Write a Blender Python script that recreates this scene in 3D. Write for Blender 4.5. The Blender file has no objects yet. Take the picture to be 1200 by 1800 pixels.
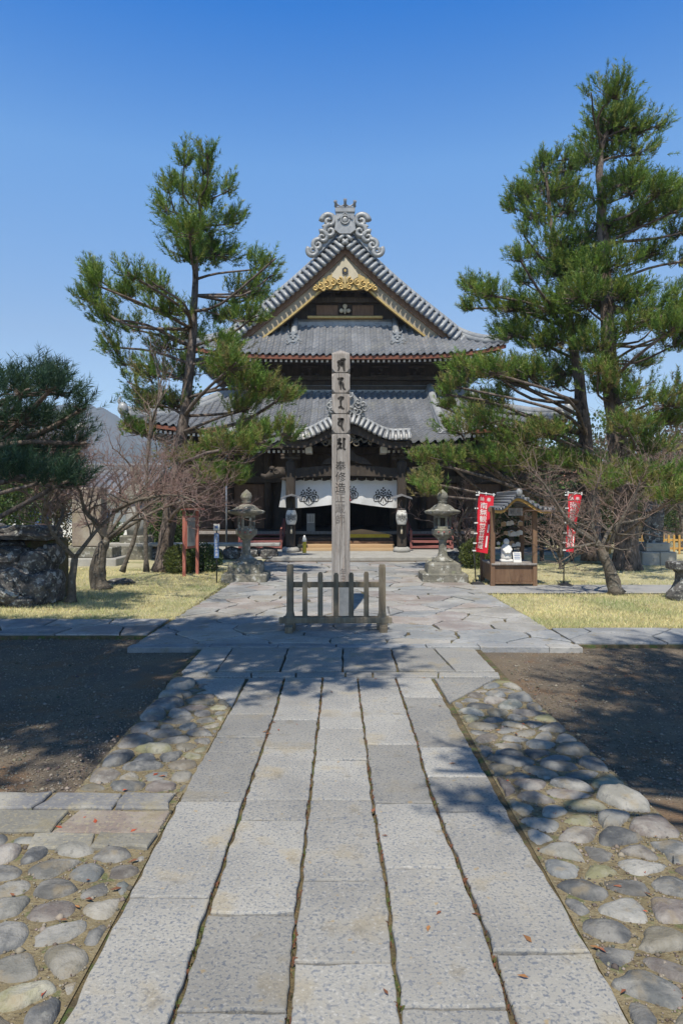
import bpy, bmesh, math, random
import numpy as np
from mathutils import Vector, Matrix, noise as mnoise

SC = bpy.context.scene
COL = SC.collection
R = math.radians

# ------------------------------------------------------------------ camera
EYE, FPX, HOR = 1.5, 1200.0, 885.0
cam_d = bpy.data.cameras.new('camera')
cam = bpy.data.objects.new('camera', cam_d); COL.objects.link(cam)
cam_d.sensor_fit = 'VERTICAL'; cam_d.sensor_height = 36.0; cam_d.sensor_width = 24.0
cam_d.lens = 24.0; cam_d.shift_y = -(900.0-HOR)/1800.0
cam_d.clip_start = 0.05; cam_d.clip_end = 20000.0
cam.location = (0, 0, EYE); cam.rotation_euler = (R(90), 0, 0)
SC.camera = cam

# ------------------------------------------------------------------ sky and sun
SUN_EL, SUN_AZ = 59.0, 188.0          # azimuth clockwise from +Y (the view direction)
world = bpy.data.worlds.new('World'); SC.world = world; world.use_nodes = True
wn = world.node_tree.nodes; wl = world.node_tree.links
sky = wn.new('ShaderNodeTexSky'); sky.sky_type = 'NISHITA'; sky.sun_disc = False
sky.sun_elevation = R(SUN_EL); sky.sun_rotation = R(SUN_AZ)
sky.altitude = 450; sky.air_density = 1.0; sky.dust_density = 0.0; sky.ozone_density = 6.0
bg = wn['Background']; bg.inputs['Strength'].default_value = 0.15
# clear polarised-looking air, same all round; unseen zenith dimmed to darken the shade below
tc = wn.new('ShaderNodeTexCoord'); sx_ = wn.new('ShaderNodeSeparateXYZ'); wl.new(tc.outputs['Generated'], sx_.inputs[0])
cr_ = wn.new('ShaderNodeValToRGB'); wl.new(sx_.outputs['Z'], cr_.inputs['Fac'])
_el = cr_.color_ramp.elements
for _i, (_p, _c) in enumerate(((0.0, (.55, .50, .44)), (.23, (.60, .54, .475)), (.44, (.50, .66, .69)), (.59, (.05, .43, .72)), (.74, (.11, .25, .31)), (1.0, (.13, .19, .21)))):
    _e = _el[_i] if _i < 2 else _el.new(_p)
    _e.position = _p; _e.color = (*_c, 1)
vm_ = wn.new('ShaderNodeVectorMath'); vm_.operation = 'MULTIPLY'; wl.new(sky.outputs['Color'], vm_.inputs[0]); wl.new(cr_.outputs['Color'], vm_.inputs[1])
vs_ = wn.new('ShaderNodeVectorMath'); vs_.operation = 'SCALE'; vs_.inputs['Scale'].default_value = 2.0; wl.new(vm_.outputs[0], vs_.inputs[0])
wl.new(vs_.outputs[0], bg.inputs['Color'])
sd = bpy.data.lights.new('sun', 'SUN'); sd.energy = 5.0; sd.angle = R(0.53); sd.color = (1.0, 0.935, 0.82)
sun = bpy.data.objects.new('sun', sd); COL.objects.link(sun)
_dir = Vector((-math.sin(R(SUN_AZ))*math.cos(R(SUN_EL)), -math.cos(R(SUN_AZ))*math.cos(R(SUN_EL)), -math.sin(R(SUN_EL))))
sun.rotation_euler = _dir.to_track_quat('-Z', 'Y').to_euler(); sun.location = (-5, -10, 30)
SC.view_settings.view_transform = 'Standard'; SC.view_settings.look = 'None'
SC.view_settings.exposure = 0.16; SC.view_settings.gamma = 1.0
SC.view_settings.use_curve_mapping = False
SC.render.engine = 'CYCLES'
SC.cycles.max_bounces = 6; SC.cycles.diffuse_bounces = 3; SC.cycles.glossy_bounces = 2
SC.cycles.transmission_bounces = 3; SC.cycles.transparent_max_bounces = 4
SC.cycles.use_denoising = True

# ------------------------------------------------------------------ helpers
def W(px, py, Y):                     # photograph position + distance -> world point
    return Vector(((px-600)*Y/FPX, Y, EYE-(py-HOR)*Y/FPX))
def G(px, py):                        # photograph position -> ground point
    Y = EYE*FPX/(py-HOR); return ((px-600)*Y/FPX, Y)

def wloc(o):
    v = Vector((0, 0, 0))
    while o is not None:
        v += o.location; o = o.parent
    return v
def tag(o, label=None, cat=None, group=None, kind=None):
    if label: o['label'] = label
    if cat: o['category'] = cat
    if group: o['group'] = group
    if kind: o['kind'] = kind
    return o
def empty(name, loc, label=None, cat=None, group=None, kind=None):
    o = bpy.data.objects.new(name, None); COL.objects.link(o); o.location = loc
    o.empty_display_size = 0.2
    return tag(o, label, cat, group, kind)
def link(name, me, m, parent=None):
    if m is not None and len(me.materials) == 0: me.materials.append(m)
    o = bpy.data.objects.new(name, me); COL.objects.link(o)
    if parent is not None: o.parent = parent
    return o
def copy_tree(o, parent=None):
    c = o.copy(); COL.objects.link(c); c.parent = parent
    for ch in list(o.children): copy_tree(ch, c)
    return c

class MB:
    """collects shapes in world coordinates; build() links them as one mesh object"""
    def __init__(s): s.v = []; s.f = []; s.sm = []
    def add(s, vs, fs, smooth=False):
        n = len(s.v); s.v += [tuple(p) for p in vs]
        for f in fs: s.f.append([i+n for i in f]); s.sm.append(smooth)
        return s
    def box(s, x0, x1, y0, y1, z0, z1, c=0.0):
        if c <= 0:
            vs = [(x, y, z) for z in (z0, z1) for y in (y0, y1) for x in (x0, x1)]
            return s.add(vs, [(0, 2, 3, 1), (4, 5, 7, 6), (0, 1, 5, 4), (2, 6, 7, 3), (0, 4, 6, 2), (1, 3, 7, 5)])
        c = min(c, (x1-x0)*.45, (y1-y0)*.45, (z1-z0)*.45)
        def ring(z, d): return [(x0+c+d, y0+d, z), (x1-c-d, y0+d, z), (x1-d, y0+c+d, z), (x1-d, y1-c-d, z),
                                (x1-c-d, y1-d, z), (x0+c+d, y1-d, z), (x0+d, y1-c-d, z), (x0+d, y0+c+d, z)]
        return s.loft([ring(z0, c*.7), ring(z0+c, 0), ring(z1-c, 0), ring(z1, c*.7)], True)
    def loft(s, rings, caps=True, smooth=False, closed=True):
        n = len(rings[0]); vs = [p for r in rings for p in r]; fs = []
        m = n if closed else n-1
        for i in range(len(rings)-1):
            for j in range(m):
                k = (j+1) % n
                fs.append((i*n+j, i*n+k, (i+1)*n+k, (i+1)*n+j))
        s.add(vs, fs, smooth)
        if caps and closed:
            b = len(s.v)-len(vs)
            s.f.append([b+j for j in reversed(range(n))]); s.sm.append(False)
            s.f.append([b+(len(rings)-1)*n+j for j in range(n)]); s.sm.append(False)
        return s
    def beam(s, p, q, w, h, up=(0, 0, 1)):            # rectangular bar from p to q
        p = Vector(p); q = Vector(q); d = (q-p).normalized(); u = Vector(up)
        a = d.cross(u).normalized()*w/2; b = a.cross(d).normalized()*h/2
        return s.loft([[e-a-b, e+a-b, e+a+b, e-a+b] for e in (p, q)])
    def tube(s, pts, rad, n=8, caps=True, smooth=True):
        pts = [Vector(p) for p in pts]; k = len(pts)
        if not hasattr(rad, '__len__'): rad = [rad]*k
        d0 = (pts[1]-pts[0]).normalized(); u = d0.orthogonal().normalized(); rings = []
        for i in range(k):
            d = (pts[min(i+1, k-1)]-pts[max(i-1, 0)]).normalized()
            u = (u-d*u.dot(d)).normalized(); w = d.cross(u)
            rings.append([pts[i]+(u*math.cos(a)+w*math.sin(a))*rad[i] for a in (2*math.pi*j/n for j in range(n))])
        return s.loft(rings, caps, smooth)
    def lathe(s, cx, cy, prof, n=16, rot=0.0, smooth=True, wob=0.0, seed=0):
        rings = []
        for (r, z) in prof:
            ring = []
            for j in range(n):
                a = 2*math.pi*j/n+rot
                k = 1+wob*mnoise.noise(Vector((math.cos(a)*1.7+seed, math.sin(a)*1.7, z*4+seed*3)))
                ring.append((cx+math.cos(a)*r*k, cy+math.sin(a)*r*k, z))
            rings.append(ring)
        return s.loft(rings, True, smooth)
    def sphere(s, c, rx, ry, rz, n=12, m=8):
        return s.loft([[(c[0]+rx*math.sin(t)*math.cos(a), c[1]+ry*math.sin(t)*math.sin(a), c[2]-rz*math.cos(t))
                        for a in (2*math.pi*j/n for j in range(n))] for t in (math.pi*(.04+.92*i/m) for i in range(m+1))], True, True)
    def prism(s, poly, y0, y1):                       # outline in xz extruded along y
        n = len(poly)
        vs = [(x, y0, z) for x, z in poly]+[(x, y1, z) for x, z in poly]
        fs = [list(range(n)), list(reversed(range(n, 2*n)))]+[(i, i+n, (i+1) % n+n, (i+1) % n) for i in range(n)]
        return s.add(vs, fs)
    def build(s, name, m, parent=None, xf=None, recalc=True):
        o = wloc(parent) if parent is not None else Vector((0, 0, 0))
        me = bpy.data.meshes.new(name)
        me.from_pydata([(x-o.x, y-o.y, z-o.z) for x, y, z in s.v], [], s.f)
        if recalc and len(s.f) < 60000:
            bm = bmesh.new(); bm.from_mesh(me); bmesh.ops.recalc_face_normals(bm, faces=bm.faces); bm.to_mesh(me); bm.free()
        me.polygons.foreach_set('use_smooth', s.sm)
        me.update()
        return link(name, me, m, parent)

def np_mesh(name, V, F, m, parent=None, col=None, smooth=False):
    V = np.asarray(V, dtype=np.float32).reshape(-1, 3); F = np.asarray(F, dtype=np.int32)
    k = F.shape[1]
    if parent is not None:
        o = wloc(parent); V = V-np.array([o.x, o.y, o.z], dtype=np.float32)
    me = bpy.data.meshes.new(name)
    me.vertices.add(len(V)); me.vertices.foreach_set('co', V.ravel())
    me.loops.add(F.size); me.loops.foreach_set('vertex_index', F.ravel())
    me.polygons.add(len(F)); me.polygons.foreach_set('loop_start', np.arange(0, F.size, k, dtype=np.int32))
    if smooth: me.polygons.foreach_set('use_smooth', np.ones(len(F), dtype=bool))
    if col is not None:
        a = me.attributes.new('col', 'FLOAT_COLOR', 'POINT')
        c = np.ones((len(V), 4), dtype=np.float32); c[:, :3] = col; a.data.foreach_set('color', c.ravel())
    me.update(); me.validate()
    return link(name, me, m, parent)

# ------------------------------------------------------------------ materials
def mk(name, c1, c2=None, scale=4.0, rough=.75, spots=(), bump=.25, bscale=30.0, orand=0.0, ocols=None,
       metal=0.0, attr=False, stretch=None, spec=.35, detail=6.0, trans=0.0, bdist=.01, lum=None):
    m = bpy.data.materials.new(name); m.use_nodes = True
    nt = m.node_tree; N = nt.nodes; L = nt.links
    bs = N['Principled BSDF']; geo = N.new('ShaderNodeNewGeometry')
    pos = geo.outputs['Position']
    if stretch:
        vm = N.new('ShaderNodeVectorMath'); vm.operation = 'MULTIPLY'; vm.inputs[1].default_value = stretch
        L.new(pos, vm.inputs[0]); pos = vm.outputs[0]
    def noi(sc, det=detail, rg=.6):
        n = N.new('ShaderNodeTexNoise'); n.inputs['Scale'].default_value = sc
        n.inputs['Detail'].default_value = det; n.inputs['Roughness'].default_value = rg
        L.new(pos, n.inputs['Vector']); return n.outputs['Fac']
    def ramp(fac, lo, hi):
        r = N.new('ShaderNodeMapRange'); r.interpolation_type = 'SMOOTHSTEP'
        r.inputs['From Min'].default_value = lo; r.inputs['From Max'].default_value = hi
        L.new(fac, r.inputs['Value']); return r.outputs['Result']
    def mix(fac, a, b, mode='MIX'):
        x = N.new('ShaderNodeMix'); x.data_type = 'RGBA'; x.blend_type = mode
        if isinstance(fac, float): x.inputs[0].default_value = fac
        else: L.new(fac, x.inputs[0])
        for v, i in ((a, 6), (b, 7)):
            if isinstance(v, tuple): x.inputs[i].default_value = (*v, 1)
            else: L.new(v, x.inputs[i])
        return x.outputs[2]
    base = None
    oi = None
    if ocols or orand: oi = N.new('ShaderNodeObjectInfo').outputs['Random']
    if ocols:
        cr = N.new('ShaderNodeValToRGB'); cr.color_ramp.interpolation = 'CONSTANT'
        el = cr.color_ramp.elements
        while len(el) < len(ocols): el.new(0.5)
        for i, c in enumerate(ocols): el[i].position = i/len(ocols); el[i].color = (*c, 1)
        L.new(oi, cr.inputs['Fac']); base = cr.outputs['Color']
        if c2: base = mix(ramp(noi(scale), .4, .65), base, mix(.6, base, c2))
    else:
        base = mix(ramp(noi(scale), .35, .65), c1, c2) if c2 else mix(0.0, c1, c1)
    for (c, sc, lo, hi, amt) in spots:
        f = ramp(noi(sc, 4.0, .55), lo, hi)
        mm = N.new('ShaderNodeMath'); mm.operation = 'MULTIPLY'; mm.inputs[1].default_value = amt; L.new(f, mm.inputs[0])
        base = mix(mm.outputs[0], base, c)
    if orand:
        mul = N.new('ShaderNodeMath'); mul.operation = 'MULTIPLY'; mul.inputs[1].default_value = 37.71; L.new(oi, mul.inputs[0])
        fr = N.new('ShaderNodeMath'); fr.operation = 'FRACT'; L.new(mul.outputs[0], fr.inputs[0])
        mr = N.new('ShaderNodeMapRange'); mr.inputs['To Min'].default_value = 1-orand; mr.inputs['To Max'].default_value = 1+orand
        L.new(fr.outputs[0], mr.inputs['Value'])
        hs = N.new('ShaderNodeHueSaturation'); L.new(mr.outputs['Result'], hs.inputs['Value']); L.new(base, hs.inputs['Color']); base = hs.outputs['Color']
    if attr:
        at = N.new('ShaderNodeAttribute'); at.attribute_name = 'col'
        base = mix(1.0, base, at.outputs['Color'], 'MULTIPLY')
    L.new(base, bs.inputs['Base Color'])
    bs.inputs['Roughness'].default_value = rough; bs.inputs['Metallic'].default_value = metal
    bs.inputs['Specular IOR Level'].default_value = spec
    if bump:
        b = N.new('ShaderNodeBump'); b.inputs['Strength'].default_value = bump; b.inputs['Distance'].default_value = bdist
        L.new(noi(bscale), b.inputs['Height']); L.new(b.outputs['Normal'], bs.inputs['Normal'])
    if trans:
        tb = N.new('ShaderNodeBsdfTranslucent'); L.new(base, tb.inputs['Color'])
        ms = N.new('ShaderNodeMixShader'); ms.inputs[0].default_value = trans
        L.new(bs.outputs[0], ms.inputs[1]); L.new(tb.outputs[0], ms.inputs[2])
        L.new(ms.outputs[0], N['Material Output'].inputs['Surface'])
    return m

M = {}
M['granite'] = mk('granite', (.245, .235, .212), (.33, .315, .28), 1.6, .85, orand=.20,
    spots=[((.115, .132, .16), 80, .53, .61, .66), ((.105, .122, .155), 40, .57, .65, .5), ((.30, .245, .15), 3.2, .54, .70, .6), ((.19, .165, .12), 6.5, .60, .72, .6), ((.22, .215, .20), .8, .48, .66, .5), ((.42, .40, .36), 70, .57, .66, .5), ((.17, .16, .145), 1.3, .56, .72, .5), ((.33, .24, .12), 19, .66, .73, .7)], bump=.6, bscale=90, bdist=.005)
M['flag'] = mk('flagstone', (.36, .36, .36), (.42, .41, .385), 2.0, .8, orand=.14,
    ocols=[(.235, .235, .235), (.29, .275, .25), (.225, .23, .235), (.275, .235, .21), (.255, .255, .24), (.30, .28, .245), (.205, .215, .225), (.26, .225, .21), (.24, .25, .255)],
    spots=[((.22, .185, .12), 5, .56, .70, .6), ((.15, .165, .185), 30, .55, .65, .55), ((.36, .34, .30), 50, .6, .68, .4)], bump=.8, bscale=22, bdist=.014)
M['sideflag'] = mk('side_flagstone', (.33, .30, .26), (.40, .37, .30), 3.0, .85, orand=.15,
    ocols=[(.20, .18, .155), (.155, .155, .16), (.225, .18, .15), (.20, .19, .16)],
    spots=[((.33, .29, .19), 45, .54, .64, .6), ((.10, .105, .11), 60, .57, .66, .5), ((.26, .22, .13), 4, .56, .7, .5)], bump=.7, bscale=40, bdist=.01)
M['cobble'] = mk('cobble', (.3, .3, .3), (.36, .34, .30), 6.0, .7, orand=.2,
    ocols=[(.105, .11, .108), (.15, .146, .13), (.165, .142, .108), (.085, .088, .09), (.20, .192, .165), (.13, .114, .098), (.108, .122, .115), (.15, .126, .112), (.095, .098, .099), (.18, .162, .122), (.135, .142, .142), (.118, .114, .105), (.22, .215, .195), (.10, .102, .10), (.21, .20, .11)],
    spots=[((.30, .29, .25), 26, .57, .70, .4), ((.065, .067, .066), 40, .58, .68, .4), ((.24, .19, .115), 8, .54, .70, .6), ((.40, .39, .36), 5, .64, .74, .5)], bump=.8, bscale=40, bdist=.012)
M['bed'] = mk('sand_bed', (.25, .205, .12), (.18, .145, .08), 9.0, .95,
    spots=[((.10, .13, .045), 14, .56, .66, .7), ((.11, .08, .05), 40, .55, .65, .7), ((.33, .29, .20), 60, .58, .66, .7)], bump=1.0, bscale=80, bdist=.012)
M['joint'] = mk('joint_soil', (.085, .068, .04), (.15, .12, .065), 12.0, .95,
    spots=[((.07, .11, .03), 11, .52, .64, .8), ((.28, .17, .08), 50, .60, .68, .7)], bump=1.0, bscale=90, bdist=.012)
M['dirt'] = mk('gravel_dirt', (.135, .11, .082), (.19, .145, .095), 1.3, .95,
    spots=[((.28, .25, .20), 70, .60, .68, .7), ((.06, .05, .04), 55, .55, .64, .6), ((.21, .12, .06), 2.2, .52, .68, .65), ((.24, .20, .14), 5, .56, .7, .4)], bump=1.0, bscale=70, bdist=.02)
M['gravel'] = mk('gravel', (.17, .15, .125), None, rough=.85, attr=True, bump=0)
M['lawn'] = mk('lawn_soil', (.50, .46, .27), (.57, .52, .32), 1.7, .95,
    spots=[((.25, .26, .11), 1.1, .54, .66, .7), ((.30, .23, .12), 2.6, .58, .68, .7), ((.30, .24, .11), 18, .56, .68, .6), ((.20, .17, .08), 40, .6, .7, .5)], bump=1.0, bscale=90, bdist=.03)
M['blade'] = mk('grass_blade', (.76, .70, .43), None, rough=.8, attr=True, bump=0, trans=.25)
M['asphalt'] = mk('pale_paving', (.29, .285, .275), (.34, .33, .31), 3.0, .9, spots=[((.26, .26, .25), 60, .55, .65, .5)], bump=.5, bscale=60)
M['tile'] = mk('roof_tile', (.145, .15, .16), (.20, .205, .215), 1.6, .38, orand=.12, spec=.6,
    spots=[((.26, .265, .265), 9, .58, .70, .5), ((.085, .09, .095), 14, .56, .68, .5), ((.22, .215, .19), 1.1, .54, .7, .5), ((.10, .105, .115), .6, .52, .68, .5)], bump=.25, bscale=24, bdist=.008)
M['tilelight'] = mk('ridge_tile', (.24, .245, .245), (.34, .345, .34), 3.0, .40, orand=.10, spec=.6,
    spots=[((.10, .11, .12), 11, .56, .68, .6)], bump=.3, bscale=20, bdist=.008)
M['plaster'] = mk('plaster', (.66, .65, .62), (.74, .73, .70), 2.0, .85, spots=[((.5, .48, .43), 5, .6, .75, .4)], bump=.2)
M['wood'] = mk('dark_wood', (.042, .033, .025), (.068, .053, .040), 3.0, .75, stretch=(1, 1, .25), orand=.1,
    spots=[((.13, .10, .075), 14, .56, .70, .5)], bump=.35, bscale=40)
M['woodmid'] = mk('brown_wood', (.15, .085, .05), (.20, .12, .07), 4.0, .7, stretch=(3, 3, .5), orand=.1, spots=[((.09, .05, .03), 14, .55, .68, .5)], bump=.3, bscale=30)
M['bengara'] = mk('red_brown_fascia', (.16, .055, .03), (.21, .075, .04), 3.0, .6, bump=.15)
M['redwood'] = mk('red_paint', (.36, .12, .09), (.42, .16, .12), 5.0, .65, spots=[((.25, .10, .08), 20, .58, .7, .5)], bump=.15)
M['railred'] = mk('rail_red', (.24, .085, .075), (.30, .12, .10), 5.0, .6, bump=.15)
M['white'] = mk('white_paint', (.74, .73, .70), (.66, .65, .61), 6.0, .7, bump=.1)
M['cream'] = mk('cream_paint', (.44, .38, .265), (.52, .45, .32), 3.0, .6, spots=[((.45, .36, .20), 9, .6, .74, .5)], bump=.15)
M['barge'] = mk('shaded_barge_paint', (.30, .25, .175), (.38, .32, .225), 3.0, .7, spots=[((.20, .15, .09), 7, .55, .70, .6)], bump=.2)  # cream paint darkened in colour to stand for shade under the verge
M['gold'] = mk('gold_leaf', (.42, .28, .095), (.52, .37, .14), 8.0, .42, metal=.35, spots=[((.35, .22, .06), 16, .58, .7, .6)], bump=.3, bscale=30)
M['tan'] = mk('tan_step_wood', (.40, .27, .15), (.47, .33, .19), 3.0, .65, stretch=(.3, 2, 2), bump=.2)
M['grey_wood'] = mk('weathered_wood', (.255, .228, .205), (.375, .345, .318), 3.5, .85, stretch=(9, 9, .55), orand=.06,
    spots=[((.16, .135, .115), 9, .53, .65, .6), ((.27, .17, .11), 3, .57, .72, .55), ((.08, .068, .058), 26, .60, .67, .7)], bump=.9, bscale=16, bdist=.006)
M['fence_wood'] = mk('fence_wood', (.14, .113, .078), (.20, .168, .12), 4.0, .85, stretch=(6, 6, 1), orand=.15,
    spots=[((.11, .09, .065), 9, .55, .67, .6), ((.26, .27, .17), 5, .6, .72, .4)], bump=.6, bscale=22, bdist=.006)
M['ink'] = mk('ink', (.022, .020, .019), (.05, .045, .04), 30.0, .8, bump=0)
M['inkfade'] = mk('faded_ink', (.10, .088, .08), (.19, .17, .155), 22.0, .85, bump=0)
M['lantern_stone'] = mk('lantern_stone', (.15, .143, .115), (.23, .215, .175), 5.0, .9,
    spots=[((.46, .46, .42), 10, .57, .66, .8), ((.10, .10, .085), 13, .55, .66, .7), ((.27, .28, .16), 6, .58, .7, .5)], bump=.9, bscale=28, bdist=.02)
M['rock'] = mk('rock', (.085, .082, .078), (.15, .138, .13), 3.0, .9,
    spots=[((.46, .46, .44), 9, .55, .62, .8), ((.035, .035, .034), 7, .52, .64, .8), ((.20, .15, .13), 4, .55, .7, .5), ((.38, .39, .33), 24, .58, .66, .7)], bump=1.0, bscale=16, bdist=.05)
M['palestone'] = mk('pale_stone', (.31, .30, .275), (.38, .37, .34), 4.0, .9, spots=[((.21, .20, .17), 8, .57, .7, .6)], bump=.5, bscale=30)
M['needle'] = mk('pine_needle', (1, 1, 1), None, rough=.55, attr=True, bump=0, trans=.24, spec=.35)
M['leaf'] = mk('leaf', (1, 1, 1), None, rough=.5, attr=True, bump=0, trans=.25)
M['bark'] = mk('pine_bark', (.115, .088, .07), (.19, .15, .125), 6.0, .95, stretch=(1, 1, .45),
    spots=[((.045, .036, .03), 14, .52, .62, .85), ((.26, .23, .20), 20, .58, .68, .6)], bump=1.0, bscale=16, bdist=.04)
M['plumbark'] = mk('plum_bark', (.105, .088, .07), (.17, .145, .115), 8.0, .95,
    spots=[((.27, .26, .22), 12, .58, .68, .6), ((.05, .042, .035), 18, .54, .66, .7)], bump=1.0, bscale=30, bdist=.02)
M['twig'] = mk('twig', (.17, .115, .09), (.25, .185, .15), 5.0, .9, bump=0)
M['twigpink'] = mk('twig_pink', (.22, .13, .115), (.25, .19, .16), 4.0, .9, bump=0)
M['cloth'] = mk('white_cloth', (.80, .80, .79), None, rough=.9, bump=.15, bscale=200, trans=.05)
M['paper'] = mk('paper', (.78, .77, .73), (.70, .69, .64), 5.0, .8, bump=0, trans=.15)
M['red'] = mk('red_cloth', (.72, .022, .045), (.62, .018, .035), 5.0, .75, bump=.1, trans=.2)
M['black'] = mk('black_metal', (.025, .025, .027), (.05, .05, .05), 12.0, .5, bump=0)
M['metal'] = mk('grey_metal', (.35, .36, .37), (.28, .29, .30), 9.0, .4, metal=.6, bump=0)
M['yellow'] = mk('yellow_paint', (.70, .52, .04), (.62, .44, .03), 9.0, .5, bump=.05)
M['blue'] = mk('blue_print', (.10, .17, .34), None, rough=.7, bump=0)
M['rust'] = mk('brown_pole', (.26, .11, .05), (.32, .15, .07), 6.0, .7, bump=.1)
M['pavewood'] = mk('ochre_wood', (.50, .29, .08), (.42, .24, .07), 6.0, .75, bump=.2)
M['hill'] = mk('wooded_hill', (.055, .065, .045), (.10, .095, .075), .012, .95, spots=[((.13, .12, .10), .03, .5, .65, .6)], bump=0)
M['litter'] = mk('dead_leaf', (.34, .13, .07), None, rough=.85, attr=True, bump=0, trans=.2)
M['green'] = mk('moss_leaf', (.08, .2, .03), None, rough=.7, bump=0, trans=.2)
M['tin'] = mk('tin_roof', (.28, .13, .09), (.33, .17, .12), 3.0, .6, bump=0)
# ------------------------------------------------------------------ ground and paving
rng = random.Random(7); nr = np.random.default_rng(7)

def sheet(name, x0, x1, y0, y1, z, m, nx=1, ny=1, amp=0.0, fs=.5):
    b = MB(); vs = []; fs_ = []
    for j in range(ny+1):
        for i in range(nx+1):
            x = x0+(x1-x0)*i/nx; y = y0+(y1-y0)*j/ny
            vs.append((x, y, z+(amp*mnoise.noise(Vector((x*fs, y*fs, 3))) if amp else 0)))
    for j in range(ny):
        for i in range(nx):
            a = j*(nx+1)+i; fs_.append((a, a+1, a+nx+2, a+nx+1))
    b.add(vs, fs_, amp > 0)
    o = b.build(name, m); o['kind'] = 'structure'; return o

sheet('ground', -1480, 1480, -55, 1440, -.075, M['dirt'])
near = sheet('gravel_ground', -14, 14, -6, 9.2, -.062, M['dirt'], 90, 60, .016, .9)

def resample(poly, step):
    out = []
    n = len(poly)
    for i in range(n):
        a = poly[i]; b = poly[(i+1) % n]; d = math.hypot(b[0]-a[0], b[1]-a[1]); k = max(1, int(round(d/step)))
        for j in range(k): t = j/k; out.append((a[0]+(b[0]-a[0])*t, a[1]+(b[1]-a[1])*t))
    return out
def area(poly): return .5*sum(poly[i][0]*poly[(i+1) % len(poly)][1]-poly[(i+1) % len(poly)][0]*poly[i][1] for i in range(len(poly)))
def inset(poly, d):
    n = len(poly); out = []
    for i in range(n):
        p, q, r = poly[i-1], poly[i], poly[(i+1) % n]
        e1 = (q[0]-p[0], q[1]-p[1]); e2 = (r[0]-q[0], r[1]-q[1])
        l1 = math.hypot(*e1) or 1e-6; l2 = math.hypot(*e2) or 1e-6
        n1 = (-e1[1]/l1, e1[0]/l1); n2 = (-e2[1]/l2, e2[0]/l2)
        bx, by = n1[0]+n2[0], n1[1]+n2[1]; k = max(.45, (1+n1[0]*n2[0]+n1[1]*n2[1]))
        out.append((q[0]+bx*d/k, q[1]+by*d/k))
    return out
def slab(poly, z, parent, m, name, ch=.010, depth=.07, wob=.006, step=.09, seed=None, gap=0.0):
    if area(poly) < 0: poly = poly[::-1]
    if gap: poly = inset(poly, gap)
    s = rng.random()*100
    p = resample(poly, step)
    p = [(x+wob*mnoise.noise(Vector((x*11, y*11, s)))+wob*.5*mnoise.noise(Vector((x*43, y*43, s))), y+wob*mnoise.noise(Vector((x*11+50, y*11, s)))+wob*.5*mnoise.noise(Vector((x*43+50, y*43, s)))) for x, y in p]
    tx, ty = rng.uniform(-.006, .006), rng.uniform(-.006, .006); cx = sum(a for a, _ in p)/len(p); cy = sum(b for _, b in p)/len(p)
    zt = lambda x, y: z+(x-cx)*tx+(y-cy)*ty
    a = inset(p, ch); b2 = inset(p, ch*.35)
    b = MB()
    b.loft([[(x, y, z-depth) for x, y in p], [(x, y, zt(x, y)-ch*.9) for x, y in p], [(x, y, zt(x, y)-ch*.25) for x, y in b2], [(x, y, zt(x, y)) for x, y in a]], True)
    return b.build(name, m, parent)

def clip(poly, px, py, nx, ny):       # keep the side where (q-p).n <= 0
    out = []; n = len(poly)
    for i in range(n):
        a, b = poly[i], poly[(i+1) % n]
        da = (a[0]-px)*nx+(a[1]-py)*ny; db = (b[0]-px)*nx+(b[1]-py)*ny
        if da <= 0: out.append(a)
        if (da < 0 < db) or (db < 0 < da):
            t = da/(da-db); out.append((a[0]+(b[0]-a[0])*t, a[1]+(b[1]-a[1])*t))
    return out
def voronoi(seeds, region, sx=1.0):
    cells = []
    for i, (x, y) in enumerate(seeds):
        p = list(region)
        for j, (u, v) in enumerate(seeds):
            if i == j or abs(u-x) > 2.2 or abs(v-y) > 2.2: continue
            nx, ny = (u-x)*sx*sx, (v-y)
            p = clip(p, (x+u)/2, (y+v)/2, nx, ny)
            if len(p) < 3: break
        if len(p) >= 3 and abs(area(p)) > 1e-4: cells.append(p)
    return cells
def jgrid(x0, x1, y0, y1, dx, dy, j):
    out = []; r = 0; y = y0+dy/2
    while y < y1:
        x = x0+dx*(.25 if r % 2 else .75)
        while x < x1+dx*.3:
            out.append((x+rng.uniform(-j, j)*dx, y+rng.uniform(-j, j)*dy)); x += dx
        y += dy; r += 1
    return out

# the slab walk: five strips of granite
walk = empty('stone_walk', (0, 4, 0), 'granite slab walk in five strips leading to the wooden post', kind='structure')
b = MB(); b.box(-.835, .85, .6, 6.2, -.07, -.024); b.box(-1.5, 1.45, 5.85, 7.2, -.07, -.0265); b.build('joint_soil', M['joint'], walk)
JP = [[(110, 1800), (270, 1490), (345, 1350), (410, 1240), (437, 1190)],
      [(300, 1800), (365, 1600), (425, 1420), (470, 1290), (487, 1240), (500, 1190)],
      [(505, 1800), (522, 1600), (545, 1400), (558, 1280), (562, 1240), (567, 1190)],
      [(705, 1800), (680, 1560), (655, 1410), (640, 1280), (634, 1240), (628, 1190)],
      [(905, 1800), (850, 1630), (790, 1480), (752, 1380), (729, 1290), (712, 1240), (694, 1190)],
      [(1110, 1800), (985, 1580), (902, 1445), (787, 1240), (757, 1190)]]
JG = [sorted([G(*p) for p in l], key=lambda q: q[1]) for l in JP]
def jx(k, y):
    l = JG[k]
    if y <= l[0][1]: return l[0][0]
    for a, c in zip(l, l[1:]):
        if y <= c[1]: return a[0]+(c[0]-a[0])*(y-a[1])/(c[1]-a[1])
    return l[-1][0]
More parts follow.
